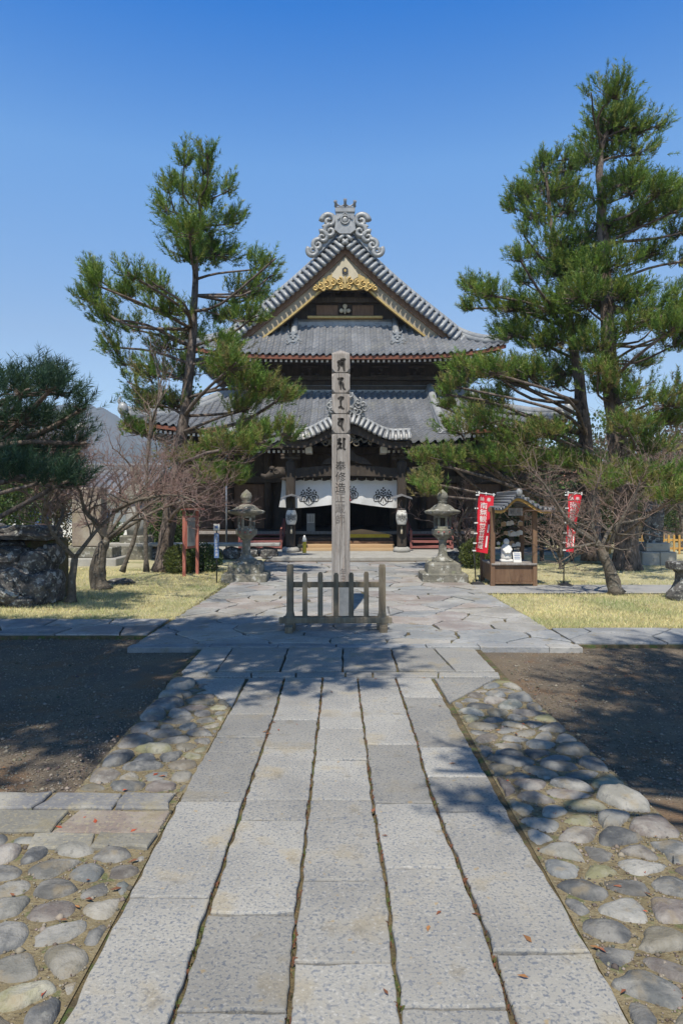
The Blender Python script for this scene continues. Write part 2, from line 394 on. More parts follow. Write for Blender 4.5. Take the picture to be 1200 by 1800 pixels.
ROWS = [[1190, 1255, 1295, 1321, 1407, 1577, 1830], [1190, 1215, 1265, 1315, 1405, 1440, 1605, 1775, 2150],
        [1190, 1225, 1280, 1335, 1405, 1545, 1690, 1990], [1190, 1210, 1258, 1308, 1410, 1526, 1770, 2100], [1190, 1225, 1312, 1365, 1425, 1672, 1960]]
for k in range(5):
    ys = [EYE*FPX/(q-HOR) for q in ROWS[k]]+[.75]
    for y1, y0 in zip(ys, ys[1:]):
        g = .009 if k in (0, 4) else .007
        gl = .004 if k == 0 else g; gr_ = .004 if k == 4 else g
        n = max(2, int((y1-y0)/.12)); e = .0062
        lft = [(jx(k, y0+e+(y1-y0-2*e)*i/n)+gl, y0+e+(y1-y0-2*e)*i/n) for i in range(n+1)]
        rgt = [(jx(k+1, y0+e+(y1-y0-2*e)*i/n)-gr_, y0+e+(y1-y0-2*e)*i/n) for i in range(n+1)]
        slab(rgt+lft[::-1], rng.uniform(-.004, .002), walk, M['granite'], 'slab', ch=.008, wob=.009, step=.04)
# fillers and the row of wide slabs
def gp(*pts): return [G(*p) for p in pts]
slab(gp((332, 1191), (432, 1191), (409, 1240)), -.003, walk, M['granite'], 'slab', gap=.008)
slab(gp((872, 1191), (762, 1191), (789, 1234)), -.003, walk, M['granite'], 'slab', gap=.008)
xs_t = [357, 410, 507, 602, 686, 761, 832]; xs_b = [318, 380, 492, 602, 700, 800, 872]
for a, c, d, e in zip(xs_t, xs_t[1:], xs_b, xs_b[1:]):
    slab(gp((d, 1179), (e, 1179), (c, 1138), (a, 1138)), rng.uniform(-.003, .003), walk, M['granite'], 'slab', gap=.009, wob=.012)
xs_m = [322, 365, 442, 520, 607, 655, 770, 876]
for a, c in zip(xs_m, xs_m[1:]):
    slab(gp((a-4 if a < 400 else a, 1189), (c+4 if c > 800 else c, 1189), (c, 1180.5), (a, 1180.5)), -.002, walk, M['granite'], 'slab', gap=.007)

# forecourt of irregular flagstones
court = empty('flagstone_court', (0, 12, 0), 'irregular flagstone forecourt in front of the temple hall', kind='structure')
b = MB(); b.box(-2.2, 2.5, 7.16, 17.7, -.07, -.020); b.build('joint_soil', M['joint'], court)
kx_ = -2.24
while kx_ < 2.5:
    kn_ = min(2.52, kx_+rng.uniform(.55, .95)); kn_ = 2.52 if 2.52-kn_ < .3 else kn_
    slab([(kx_+.004, 7.13), (kn_-.004, 7.13), (kn_-.004, 7.30), (kx_+.004, 7.30)], rng.uniform(-.004, .006), court, M['flag'], 'kerb_stone', wob=.008, depth=.10); kx_ = kn_
reg = [(-2.22, 7.31), (2.5, 7.31), (2.42, 12.5), (2.3, 17.6), (-2.1, 17.6), (-2.1, 12)]
for p in voronoi(jgrid(-2.2, 2.5, 7.14, 17.6, .64, .45, .40), reg):
    far = sum(y for _, y in p)/len(p) > 11
    slab(p, rng.uniform(-.006, .008), court, M['flag'], 'flagstone', gap=.013, wob=.035, step=.16 if far else .09, ch=.009, depth=.085)
cross = empty('flagstone_path', (0, 8, 0), 'flagstone cross path running to both sides below the lawns', kind='structure')
b = MB(); b.box(-8, -2.2, 7.85, 8.95, -.07, -.026); b.box(2.5, 8, 7.35, 8.3, -.07, -.0262); b.build('joint_soil', M['joint'], cross)
for (x0, x1, y0, y1) in ((-7.5, -2.24, 7.88, 8.92), (2.52, 7.5, 7.38, 8.27)):
    for p in voronoi(jgrid(x0, x1, y0, y1, .8, .5, .3), [(x0, y0), (x1, y0), (x1, y1), (x0, y1)]):
        slab(p, rng.uniform(-.010, .002), cross, M['flag'], 'flagstone', gap=.012, wob=.02, step=.16, depth=.07)
side = empty('side_path', (-2, 3.3, 0), 'weathered brown stone side path joining the slab walk', kind='structure')
b = MB(); b.box(-6, -.83, 2.96, 3.58, -.07, -.018); b.build('joint_soil', M['bed'], side)
for (yb, yt, xs) in ((1489, 1461, [-6, -5.2, -4.4, -3.6, -2.8, -2.1, -1.38, -1.1, -.84]), (1460, 1421, [-6, -5.3, -4.6, -3.9, -3.2, -2.5, -1.9, -1.33, -.83]), (1420, 1391, [-6, -5, -4.2, -3.4, -2.6, -1.95, -1.52, -1.13, -.84])):
    y0 = EYE*FPX/(yb-HOR); y1 = EYE*FPX/(yt-HOR)
    for a, c in zip(xs, xs[1:]):
        if yb == 1489 and c < -1.2: continue
        slab([(a, y0), (c, y0), (c+rng.uniform(-.04, .04), y1), (a+rng.uniform(-.04, .04), y1)], rng.uniform(-.006, .004), side, M['sideflag'], 'paving_stone', gap=.006, wob=.02)

# cobble borders
def cobble(poly, parent, z=-.022):
    if area(poly) < 0: poly = poly[::-1]
    p = inset(poly, rng.uniform(.006, .014))
    if len(p) < 3 or area(p) < .0015: return
    for _ in range(2):                                # round the corners
        q = []
        for i in range(len(p)):
            a, c = p[i], p[(i+1) % len(p)]
            q += [(a[0]*.73+c[0]*.27, a[1]*.73+c[1]*.27), (a[0]*.27+c[0]*.73, a[1]*.27+c[1]*.73)]
        p = q
    p = resample(p, .07) if len(p) < 8 else p
    A = area(p); h = min(.07, .185*math.sqrt(A))*rng.uniform(.6, 1.35)+.012
    cx = sum(a for a, _ in p)/len(p); cy = sum(c for _, c in p)/len(p); s = rng.random()*60; tx, ty = rng.uniform(-6, 6), rng.uniform(-6, 6)
    p = [(x+.012*mnoise.noise(Vector((x*24, y*24, s))), y+.012*mnoise.noise(Vector((x*24+9, y*24, s)))) for x, y in p]
    rings = []
    for k, zz in ((1.0, 0), (.99, .30), (.93, .58), (.80, .82), (.56, .96), (.28, 1.0)):
        rings.append([(cx+(x-cx)*k, cy+(y-cy)*k, z-.012+h*zz*(1+.3*tx*(x-cx)+.3*ty*(y-cy)+.22*mnoise.noise(Vector((x*k*9, y*k*9, s))))) for x, y in p])
    b = MB(); b.loft(rings, True, True); b.sm[-1] = True
    return b.build('cobble', M['cobble'], parent)
def border(name, label, region, x0, x1, y0, y1, outer):
    par = empty(name, ((x0+x1)/2, (y0+y1)/2, 0), label, kind='structure')
    b = MB(); n = len(region)
    b.add([(x, y, -.017) for x, y in region]+[(x, y, -.075) for x, y in region], [list(range(n))]+[(i, i+n, (i+1) % n+n, (i+1) % n) for i in range(n)])
    b.build('sand_bed', M['bed'], par)
    sd_ = [q for q in jgrid(x0, x1, y0, y1, .172, .142, .34)]
    o = outer
    sd_ = [q for q in sd_ if abs(q[0]-o) > .2]
    y = y0
    while y < y1: sd_.append((o+(.13 if o < 0 else -.13)*rng.uniform(.7, 1.1), y+rng.uniform(-.03, .03))); y += rng.uniform(.19, .31)
    for p in voronoi(sd_, region, .8): cobble(p, par)
    return par
border('cobble_border', 'rounded cobbles set in sand, border of the walk on the side of the banners',
       [(.84, .9), (1.56, .9), (1.56, 3.2), (1.47, 5.75), (1.30, 5.85), (.84, 5.2)], .84, 1.56, .9, 5.85, 1.55)
border('cobble_border', 'rounded cobbles beyond the brown side path, in half shade',
       [(-1.40, 3.58), (-.82, 3.58), (-.82, 5.1), (-1.15, 5.85), (-1.46, 5.85)], -1.42, -.82, 3.58, 5.85, -1.42)
border('cobble_border', 'rounded cobbles in front of the brown side path, nearest corner',
       [(-2.3, .9), (-.825, .9), (-.825, 2.95), (-1.22, 3.12), (-2.3, 3.12)], -2.3, -.825, .9, 3.12, -2.28)

# lawns
def lawn(name, label, x0, x1, y0, y1):
    o = sheet(name, x0, x1, y0, y1, -.028, M['lawn'], 40, 30, .018, .6); o['label'] = label; return o
lawn('lawn', 'dry yellow lawn beside the plum trees and rocks', -30, -2.05, 8.95, 30)
lawn('lawn', 'dry yellow lawn beside the prayer booth and banners', 2.35, 30, 8.3, 11.55)
lawn('lawn', 'worn brown grass behind the prayer booth', 2.35, 30, 12.55, 30)
o = sheet('pavement', 2.35, 14, 11.45, 12.65, -.006, M['asphalt'], 10, 2); o['label'] = 'pale paved strip leading to the prayer booth'

def blades(name, label, n, box, yb, seed, hmax=.045):
    r = np.random.default_rng(seed)
    x = r.uniform(box[0], box[1], n)+r.normal(0, .035, n); u = r.random(n); y = box[2]+(box[3]-box[2])*u**1.5+r.normal(0, .03, n)
    a = r.uniform(0, 2*np.pi, n); h = r.uniform(.012, hmax, n); lean = r.normal(0, .7, (n, 2))*h[:, None]
    z = np.full(n, -.03); w = .004
    p = np.stack([x, y, z], 1); sx = np.stack([np.cos(a)*w, np.sin(a)*w, np.zeros(n)], 1)
    tip = p+np.stack([lean[:, 0], lean[:, 1], h+.012], 1)
    V = np.stack([p-sx, p+sx, tip], 1).reshape(-1, 3); F = np.arange(3*n).reshape(-1, 3)
    c = np.array([1.0, .95, .8])*r.uniform(.55, 1.15, (n, 1)); pn = np.array([mnoise.noise(Vector((a_*1.1, b_*1.1, 4))) for a_, b_ in zip(x, y)])[:, None]; c = c*(1+.35*pn)*np.array([1, 1, 1])-np.clip(-pn, 0, 1)*np.array([.25, .05, .15]); c = np.clip(c, .1, 2); gsel = r.random(n) < .12; c[gsel] *= np.array([.6, .8, .55])
    o = np_mesh(name, V, F, M['blade'], None, np.repeat(c, 3, 0)); tag(o, label, None, None, 'stuff'); return o
blades('grass', 'dry short grass on the lawn beside the rocks', 60000, (-9, -2.08, 8.95, 16), 9, 1)
blades('grass', 'dry short grass on the lawn beside the booth', 45000, (2.38, 8, 8.3, 11.5), 9, 2)
blades('grass', 'thin brown grass behind the booth', 14000, (2.4, 12, 12.7, 18), 9, 3)

def pebbles(name, label, n, boxes, seed, zc=-.058):
    r = np.random.default_rng(seed); P = []
    for (x0, x1, y0, y1, k) in boxes:
        m_ = int(n*k); P.append(np.stack([r.uniform(x0, x1, m_), y0+(y1-y0)*r.random(m_)**1.4, np.full(m_, zc)], 1))
    P = np.concatenate(P); n = len(P); s = r.uniform(.003, .008, n)*(1+1.2*(r.random(n) < .05))
    o8 = np.array([(1, 0, 0), (-.9, .2, 0), (.1, 1, .1), (0, -1, 0), (.1, .1, .8), (0, 0, -.8)])
    a = r.uniform(0, 6.28, n); ca, sa = np.cos(a), np.sin(a)
    V = np.empty((n, 6, 3)); V[:, :, 0] = (o8[None, :, 0]*ca[:, None]-o8[None, :, 1]*sa[:, None]); V[:, :, 1] = (o8[None, :, 0]*sa[:, None]+o8[None, :, 1]*ca[:, None]); V[:, :, 2] = o8[None, :, 2]*.8
    V = V*(s*r.uniform(.7, 1.4, n))[:, None, None]+P[:, None, :]; V[:, :, 2] += 0
    f = np.array([(0, 2, 4), (2, 1, 4), (1, 3, 4), (3, 0, 4), (2, 0, 5), (1, 2, 5), (3, 1, 5), (0, 3, 5)])
    F = (f[None]+np.arange(n)[:, None, None]*6).reshape(-1, 3)
    c = r.uniform(.5, 1.75, (n, 1))*np.array([1, .96, .90])+r.normal(0, .05, (n, 3)); 
    o = np_mesh(name, V.reshape(-1, 3), F, M['gravel'], None, np.repeat(np.clip(c, .1, 3), 6, 0)); tag(o, label, None, None, 'stuff')
pebbles('gravel', 'loose gravel over the shaded yard', 34000, [(-5, -1.5, 3.6, 8, .5), (1.55, 5, 3.0, 7.4, .5)], 5)
pebbles('sand_grit', 'grit between the cobbles', 7000, [(-1.6, -.83, 1.6, 5.8, .45), (.85, 1.55, 1.6, 5.6, .55)], 6, -.015)

def leaves(name, label, n, boxes, seed, m, cols, smin=.007, smax=.022, z=.002):
    r = random.Random(seed); V = []; F = []; C = []
    for i in range(n):
        x0, x1, y0, y1, zz = r.choice(boxes); x = r.uniform(x0, x1); y = y0+(y1-y0)*r.random()**1.3; s = r.uniform(smin, smax); a = r.uniform(0, 6.28)
        k = len(V); c = r.choice(cols); kk = r.uniform(.6, 1.2)
        for (u, v, w) in ((-1, 0, 0), (-.2, .45, .35), (.9, .1, .1), (-.1, -.45, .3), (1.4, .05, .2)):
            V.append((x+s*(u*math.cos(a)-v*math.sin(a)), y+s*(u*math.sin(a)+v*math.cos(a)), zz+.004+s*w*r.uniform(.2, 1))); C.append([q*kk for q in c])
        F += [(k, k+3, k+2), (k, k+2, k+1), (k+2, k+3, k+4)]
    o = np_mesh(name, V, F, m, None, np.array(C)); tag(o, label, None, None, 'stuff')
leaves('fallen_leaves', 'reddish fallen leaves scattered over stones and soil', 300,
       [(-.8, .8, 1.6, 6.0, .0), (-2.1, 2.4, 7.1, 14, .004), (1.5, 4, 3, 8, -.055), (1.5, 4, 3, 8, -.055), (-4, -1.5, 4, 8, -.055), (2.4, 6, 8.3, 11.5, -.01), (-6, -2.1, 9, 13, -.01), (.85, 1.5, 2, 5, -.01), (-1.5, -.85, 2, 5, -.01)],
       3, M['litter'], [(1, 1, 1), (1.3, .7, .6), (.7, .8, .8), (1.2, 1.5, 1.1)])
for i_, (k, n_) in enumerate(((1, 150), (2, 170), (3, 190), (4, 240))):
    V = []; F = []; C = []
    for i in range(n_):
        y = 1.6+4.3*rng.random(); x = jx(k, y)+rng.uniform(-.008, .008); s = rng.uniform(.006, .014); a = rng.uniform(0, 6.28); q = len(V)
        g = (rng.random() < .3)
        V += [(x, y, -.02), (x+s*math.cos(a), y+s*math.sin(a), -.004+s*.5), (x+s*.5*math.cos(a+1.2), y+s*.5*math.sin(a+1.2), -.002)]
        F.append((q, q+1, q+2)); c = (.30, .85, .40) if g else (.55, .60, .60); C += [c]*3
    o = np_mesh('joint_debris', V, F, M['litter'], walk, np.array(C)); o['kind'] = 'stuff'
# ------------------------------------------------------------------ temple hall
X0 = .14                                              # hall axis
hall = empty('temple_hall', (X0, 25, 0), 'dark wooden temple hall with grey tiled two-tier roof and golden gable', 'temple')
def hb(name, m, fn, parent=hall):
    b = MB(); fn(b); return b.build(name, m, parent)

# --- body
hb('foundation', M['palestone'], lambda b: (b.box(X0-6.6, X0+6.6, 20.25, 36, -.08, .05, .02), b.box(X0-2.9, X0+2.9, 18.6, 20.9, -.08, .044, .02)))
hb('wall', M['wood'], lambda b: (b.box(X0-5.9, X0-1.7, 25.0, 25.2, .5, 4.3), b.box(X0+1.7, X0+5.9, 25.0, 25.2, .5, 4.3), b.box(X0-1.72, X0+1.72, 25.02, 25.2, 2.3, 4.3),
    b.box(X0-5.9, X0-5.7, 25.2, 35, .5, 4.4), b.box(X0+5.7, X0+5.9, 25.2, 35, .5, 4.4), b.box(X0-5.7, X0+5.7, 34.8, 35, .5, 4.4)))
hb('upper_wall', M['wood'], lambda b: (b.box(X0-4.2, X0+4.2, 27.0, 27.2, 4.4, 8.0), b.box(X0-4.2, X0-4.0, 27.2, 33.2, 4.4, 8), b.box(X0+4.0, X0+4.2, 27.2, 33.2, 4.4, 8)))
hb('back_wall', M['wood'], lambda b: b.box(X0-5.6, X0+5.6, 29.5, 29.6, .5, 4.3))
hb('inner_floor', M['wood'], lambda b: b.box(X0-5.7, X0+5.7, 24.98, 29.5, .45, .56))
hb('ceiling_board', M['wood'], lambda b: b.box(X0-5.7, X0+5.7, 24.9, 29.5, 4.25, 4.3))
# doors: lattice panels between the front columns
for i, (xa, xb) in enumerate(((-5.7, -4.3), (-4.1, -2.9), (2.9, 4.1), (4.3, 5.7))):
    def dr(b, xa=xa, xb=xb):
        b.box(X0+xa, X0+xb, 24.93, 24.97, .6, 2.2)
        for k in range(6): x = X0+xa+(xb-xa)*(k+.5)/6; b.box(x-.02, x+.02, 24.90, 24.93, .65, 2.15)
        for k in range(4): z = .7+.45*k; b.box(X0+xa+.02, X0+xb-.02, 24.905, 24.935, z-.025, z+.025)
    hb('door', M['woodmid'], dr)
# hall columns and beams
for x in (-5.8, -4.2, -2.8, -1.75, 1.75, 2.8, 4.2, 5.8):
    hb('column', M['wood'], lambda b: b.lathe(X0+x, 24.9, [(.15, .5), (.15, 3.6), (.13, 3.7)], 12))
hb('beam', M['wood'], lambda b: b.box(X0-6.1, X0+6.1, 24.72, 24.86, 2.25, 2.5, .02))
hb('beam', M['wood'], lambda b: b.box(X0-6.2, X0+6.2, 24.70, 24.88, 3.3, 3.55, .02))
hb('beam', M['wood'], lambda b: b.box(X0-4.5, X0+4.5, 26.80, 26.95, 6.35, 6.5, .02))
hb('beam', M['wood'], lambda b: b.box(X0-4.5, X0+4.5, 26.70, 26.98, 5.95, 6.1, .02))
hb('beam', M['wood'], lambda b: b.box(X0-4.9, X0+4.9, 26.3, 26.45, 6.9, 7.05, .02))
def bracket(x, y, z, s=1.0):                          # stacked bracket arms under an eave
    def f(b):
        b.box(x-.11*s, x+.11*s, y-.12*s, y+.12*s, z, z+.14*s, .02)
        b.box(x-.42*s, x+.42*s, y-.07*s, y+.07*s, z+.15*s, z+.27*s, .02)
        for d in (-.34, 0, .34): b.box(x+d*s-.09*s, x+d*s+.09*s, y-.09*s, y+.09*s, z+.275*s, z+.38*s, .02)
        b.box(x-.07*s, x+.07*s, y-.60*s, y+.05*s, z+.385*s, z+.5*s, .02)
        b.box(x-.38*s, x+.38*s, y-.62*s, y-.5*s, z+.505*s, z+.6*s, .02)
    return f
for x in (-4.1, -2.75, -1.37, 0, 1.37, 2.75, 4.1): hb('bracket', M['wood'], bracket(X0+x, 26.85, 6.32, .85))
for x in (-5.8, -4.2, -2.8, 2.8, 4.2, 5.8): hb('bracket', M['wood'], bracket(X0+x, 24.7, 3.5, .85))
# veranda with rails, steps
hb('veranda', M['wood'], lambda b: (b.box(X0-6.5, X0+6.5, 22.9, 25.0, .42, .56, .01), b.box(X0-6.4, X0+6.4, 23.0, 23.1, .05, .42)))
hb('veranda_edge', M['grey_wood'], lambda b: b.box(X0-6.52, X0+6.52, 22.82, 22.897, .47, .57, .01))
for k in range(4):
    z0 = .051+.09*k
    hb('step', M['tan'] if k < 2 else M['woodmid'], lambda b: b.box(X0-1.50, X0+1.50, 20.85+.32*k, 22.85, z0+(.003 if k else 0), z0+.088, .008))
def stair(sgn):
    g = MB()
    x0, x1 = (X0+2.05, X0+3.35) if sgn > 0 else (X0-3.35, X0-2.05)
    for k in range(4): hb('step', M['railred'], lambda b: b.box(x0+.06, x1-.06, 21.65+.3*k, 22.0+.3*k, .12+.11*k, .155+.11*k, .006))
    for x in (x0, x1):
        hb('stair_rail', M['railred'], lambda b: (b.beam((x, 21.5, .06), (x, 22.8, .5), .05, .10), b.box(x-.035, x+.035, 21.5, 21.57, .05, .66), b.box(x-.035, x+.035, 22.7, 22.77, .4, 1.0), b.beam((x, 21.53, .64), (x, 22.75, .98), .05, .05)))
    hb('stair_rail', M['railred'], lambda b: b.box(x0, x1, 21.44, 21.49, .10, .16))
    hb('stair_rail', M['railred'], lambda b: b.box(x0, x1, 21.445, 21.485, .30, .345))
stair(1); stair(-1)
# porch: posts, rainbow beam, carvings
for x in (-1.66, 1.66):
    hb('porch_post', M['wood'], lambda b: b.box(X0+x-.135, X0+x+.135, 20.31, 20.59, .20, 2.75, .03))
    hb('post_base', M['palestone'], lambda b: b.lathe(X0+x, 20.45, [(.24, .045), (.27, .10), (.24, .17), (.19, .2)], 14))
    hb('bracket', M['wood'], bracket(X0+x, 20.45, 2.72, .7))
def koryo(b):
    pts = []
    n = 24
    top = [(-1.9+3.8*i/n, 2.50+.14*math.sin(math.pi*i/n)) for i in range(n+1)]
    bot = [(-1.9+3.8*i/n, 2.20+.13*math.sin(math.pi*i/n)**.6) for i in range(n+1)]
    b.prism([(X0+x, z) for x, z in bot]+[(X0+x, z) for x, z in reversed(top)], 20.35, 20.55)
hb('rainbow_beam', M['wood'], koryo)
hb('frog_leg_strut', M['wood'], lambda b: b.prism([(X0+x, z) for x, z in ((-.75, 2.66), (-.6, 2.82), (-.3, 2.95), (-.12, 3.15), (.12, 3.15), (.3, 2.95), (.6, 2.82), (.75, 2.66), (.4, 2.68), (0, 2.85), (-.4, 2.68))], 20.33, 20.51))
def scroll(b, c, r0, turns, rad, y, flip=1, a0=0.0, n=26, ax=(1, 0)):
    pts = []; rr = []
    for i in range(n+1):
        t = i/n; a = a0+flip*turns*2*math.pi*t; r = r0*(1-.86*t)
        pts.append((c[0]+r*math.cos(a), y, c[1]+r*math.sin(a))); rr.append(rad*(1-.45*t))
    b.tube(pts, rr, 6)
for sg in (-1, 1):
    def eleph(b):
        b.tube([(X0+sg*1.80, 20.45, 2.42), (X0+sg*2.05, 20.45, 2.44), (X0+sg*2.25, 20.45, 2.36), (X0+sg*2.4, 20.45, 2.30), (X0+sg*2.55, 20.45, 2.36)], [.17, .16, .13, .08, .04], 8)
        scroll(b, (X0+sg*2.08, 2.47), .11, 1.3, .03, 20.31, sg); b.sphere((X0+sg*2.2, 20.33, 2.55), .09, .08, .07)
    hb('beam_nosing', M['wood'], eleph)
def carve(b):
    r = random.Random(4)
    for i in range(16):
        x = X0+.05+r.uniform(-.75, .75); z = 3.42+r.uniform(-.14, .16)-abs(x-X0)*.12
        scroll(b, (x, z), r.uniform(.06, .12), 1.2, .025, 19.98+r.uniform(0, .06), r.choice((-1, 1)), r.uniform(0, 6))
hb('porch_carving', M['fence_wood'], carve)

# --- roofs: surfaces
SP = .245                                             # tile spacing
PROF = [(0, .0), (.14, -.004), (.36, .008), (.54, .045), (.72, .078), (.88, .070), (.97, .036), (1.0, .0)]
def tile_strip(parent, name, at, u0, u1, s0, s1, rowlen=.27, th=.032):
    """one column of overlapping tiles; at(u, s) gives the surface point, s runs up the slope"""
    n = max(1, int(round((s1-s0)/rowlen))); V = []; F = []; m = len(PROF); jz = rng.uniform(-.009, .009); s0 = s0+rng.uniform(-.018, .012)
    for i in range(n):
        jr = rng.uniform(-.005, .005); sa = s0+(s1-s0)*i/n; sb = s0+(s1-s0)*(i+1)/n
        for (s, dz) in ((sa, -.03 if i == 0 else .004), (sa, th), (sb+.01, .004)):
            for (t, h) in PROF:
                p = at(u0+(u1-u0)*t, s); V.append((p[0], p[1], p[2]+h+dz+jz+jr))
        o = i*3*m
        for r in (0, 1):
            for j in range(m-1): F.append((o+r*m+j, o+r*m+j+1, o+(r+1)*m+j+1, o+(r+1)*m+j))
    b = MB(); b.add(V, F); o = b.build(name, M['tile'], parent, recalc=False)
    return o
def pchip(pts):
    xs = [p[0] for p in pts]; zs = [p[1] for p in pts]
    def f(x):
        if x <= xs[0]: return zs[0]
        for i in range(len(xs)-1):
            if x <= xs[i+1] or i == len(xs)-2:
                h = xs[i+1]-xs[i]; t = (x-xs[i])/h
                m0 = ((zs[i+1]-zs[i-1])/(xs[i+1]-xs[i-1]) if i > 0 else (zs[1]-zs[0])/(xs[1]-xs[0]))*h
                m1 = ((zs[i+2]-zs[i])/(xs[i+2]-xs[i]) if i+2 < len(xs) else (zs[-1]-zs[-2])/(xs[-1]-xs[-2]))*h
                return (2*t**3-3*t*t+1)*zs[i]+(t**3-2*t*t+t)*m0+(-2*t**3+3*t*t)*zs[i+1]+(t**3-t*t)*m1
    return f
# upper roof
UW, UY = 5.94, 25.2
fs_ = pchip([(0, 12.12), (.6, 11.52), (1.3, 10.86), (2.1, 10.14), (2.95, 9.44), (4.13, 8.50), (5.2, 7.60), (5.94, 7.05)])
fg_ = pchip([(0, 7.0), (.7, 7.42), (1.4, 7.94), (2.2, 8.66), (2.6, 9.05)])
lift = lambda x, w, k: k*(min(1, abs(x)/w)**4)
upper = hb('upper_roof', M['wood'], lambda b: b.box(X0-5.5, X0+5.5, 25.7, 32.5, 7.0, 7.06))
YB = 33.4
def hip_s(x):                                         # where the front skirt meets the side slope, or the gable foot
    ax = abs(x)
    if ax < 4.1: return 2.2
    z = fs_(ax)
    lo, hi = 0.0, 2.2
    for _ in range(30):
        md = (lo+hi)/2
        if fg_(md) < z: lo = md
        else: hi = md
    return lo
n = int(2*UW/SP); du = 2*UW/n
for i in range(n):
    u0 = -UW+du*i; s1 = hip_s((u0+du/2))
    if s1 < .12: s1 = .12
    tile_strip(upper, 'tile_row', lambda u, s: (X0+u, UY+s, fg_(s)+lift(u, UW, .42)*(1-min(1, s/1.8))), u0, u0+du, 0, s1)
for sg in (-1, 1):
    n2 = int((YB-26.75)/SP)
    for i in range(n2):
        y0 = 26.75+i*SP
        tile_strip(upper, 'side_tile_row', lambda u, s: (X0+sg*(UW-s), u, fs_(UW-s)+.42*max(0, 1-s/1.8)*max(0, (27.2-u)/2)**2), y0, y0+SP, 0 if y0 > 27 else 1.6, UW-.1, .5)
    # strip of side slope in front of the hip
    for i in range(6):
        y0 = 25.28+i*SP
        tile_strip(upper, 'side_tile_row', lambda u, s: (X0+sg*(UW-s), u, fs_(UW-s)+.42*max(0, 1-s/1.8)*max(0, 1-(u-25.2)/4)), y0, y0+SP, 0, max(.15, min(1.8, (y0-25.2)*1.0)), .3)
# under-eave: red fascia, rafters with white ends, soffit
def eave_curve(w, y, z, k, x0=None, x1=None, n=40):
    x0 = -w if x0 is None else x0; x1 = w if x1 is None else x1
    return [(X0+x0+(x1-x0)*i/n, y, z+lift(x0+(x1-x0)*i/n, w, k)) for i in range(n+1)]
def strip_beam(b, pts, w, h):                         # ribbon beam following a curve in x
    b.loft([[(x, y-w/2, z-h/2), (x, y+w/2, z-h/2), (x, y+w/2, z+h/2), (x, y-w/2, z+h/2)] for x, y, z in pts], True)
hb('fascia', M['bengara'], lambda b: strip_beam(b, eave_curve(UW, UY+.10, 6.91, .42), .10, .13), upper)
hb('soffit', M['wood'], lambda b: b.loft([[(x, UY+.16, z), (x, 27.1, z+.42), (x, 27.1, z+.46), (x, UY+.16, z+.03)] for x, y, z in eave_curve(UW-.05, 0, 6.86, .40)], True), upper)
def rafters(tips):
    def f(b):
        k = 62
        for i in range(k):
            x = -UW+.12+(2*UW-.24)*i/(k-1); z = 6.80+lift(x, UW, .40)
            if tips: b.box(X0+x-.038, X0+x+.038, UY+.205, UY+.215, z-.045, z+.045)
            else: b.add(*_bar((X0+x, UY+.216, z), (X0+x, 27.0, z+.40), .07, .085))
    return f
def _bar(p, q, w, h):
    (x, y, z), (x2, y2, z2) = p, q
    vs = [(xx+dx*w/2, yy, zz+dz*h/2) for (xx, yy, zz) in (p, q) for dz in (-1, 1) for dx in (-1, 1)]
    return vs, [(0, 1, 3, 2), (4, 6, 7, 5), (0, 4, 5, 1), (2, 3, 7, 6), (0, 2, 6, 4), (1, 5, 7, 3)]
o = hb('rafters', M['wood'], rafters(False), upper); o['kind'] = 'stuff'
o = hb('rafter_tips', M['white'], rafters(True), upper); o['kind'] = 'stuff'
# main ridge
hb('main_ridge', M['tilelight'], lambda b: (b.box(X0-.26, X0+.26, 26.65, YB-.3, 12.0, 12.55), b.box(X0-.31, X0+.31, 26.62, YB-.2, 12.55, 12.62), b.tube([(X0, 26.6, 12.68), (X0, YB-.3, 12.68)], .14, 10)), upper)
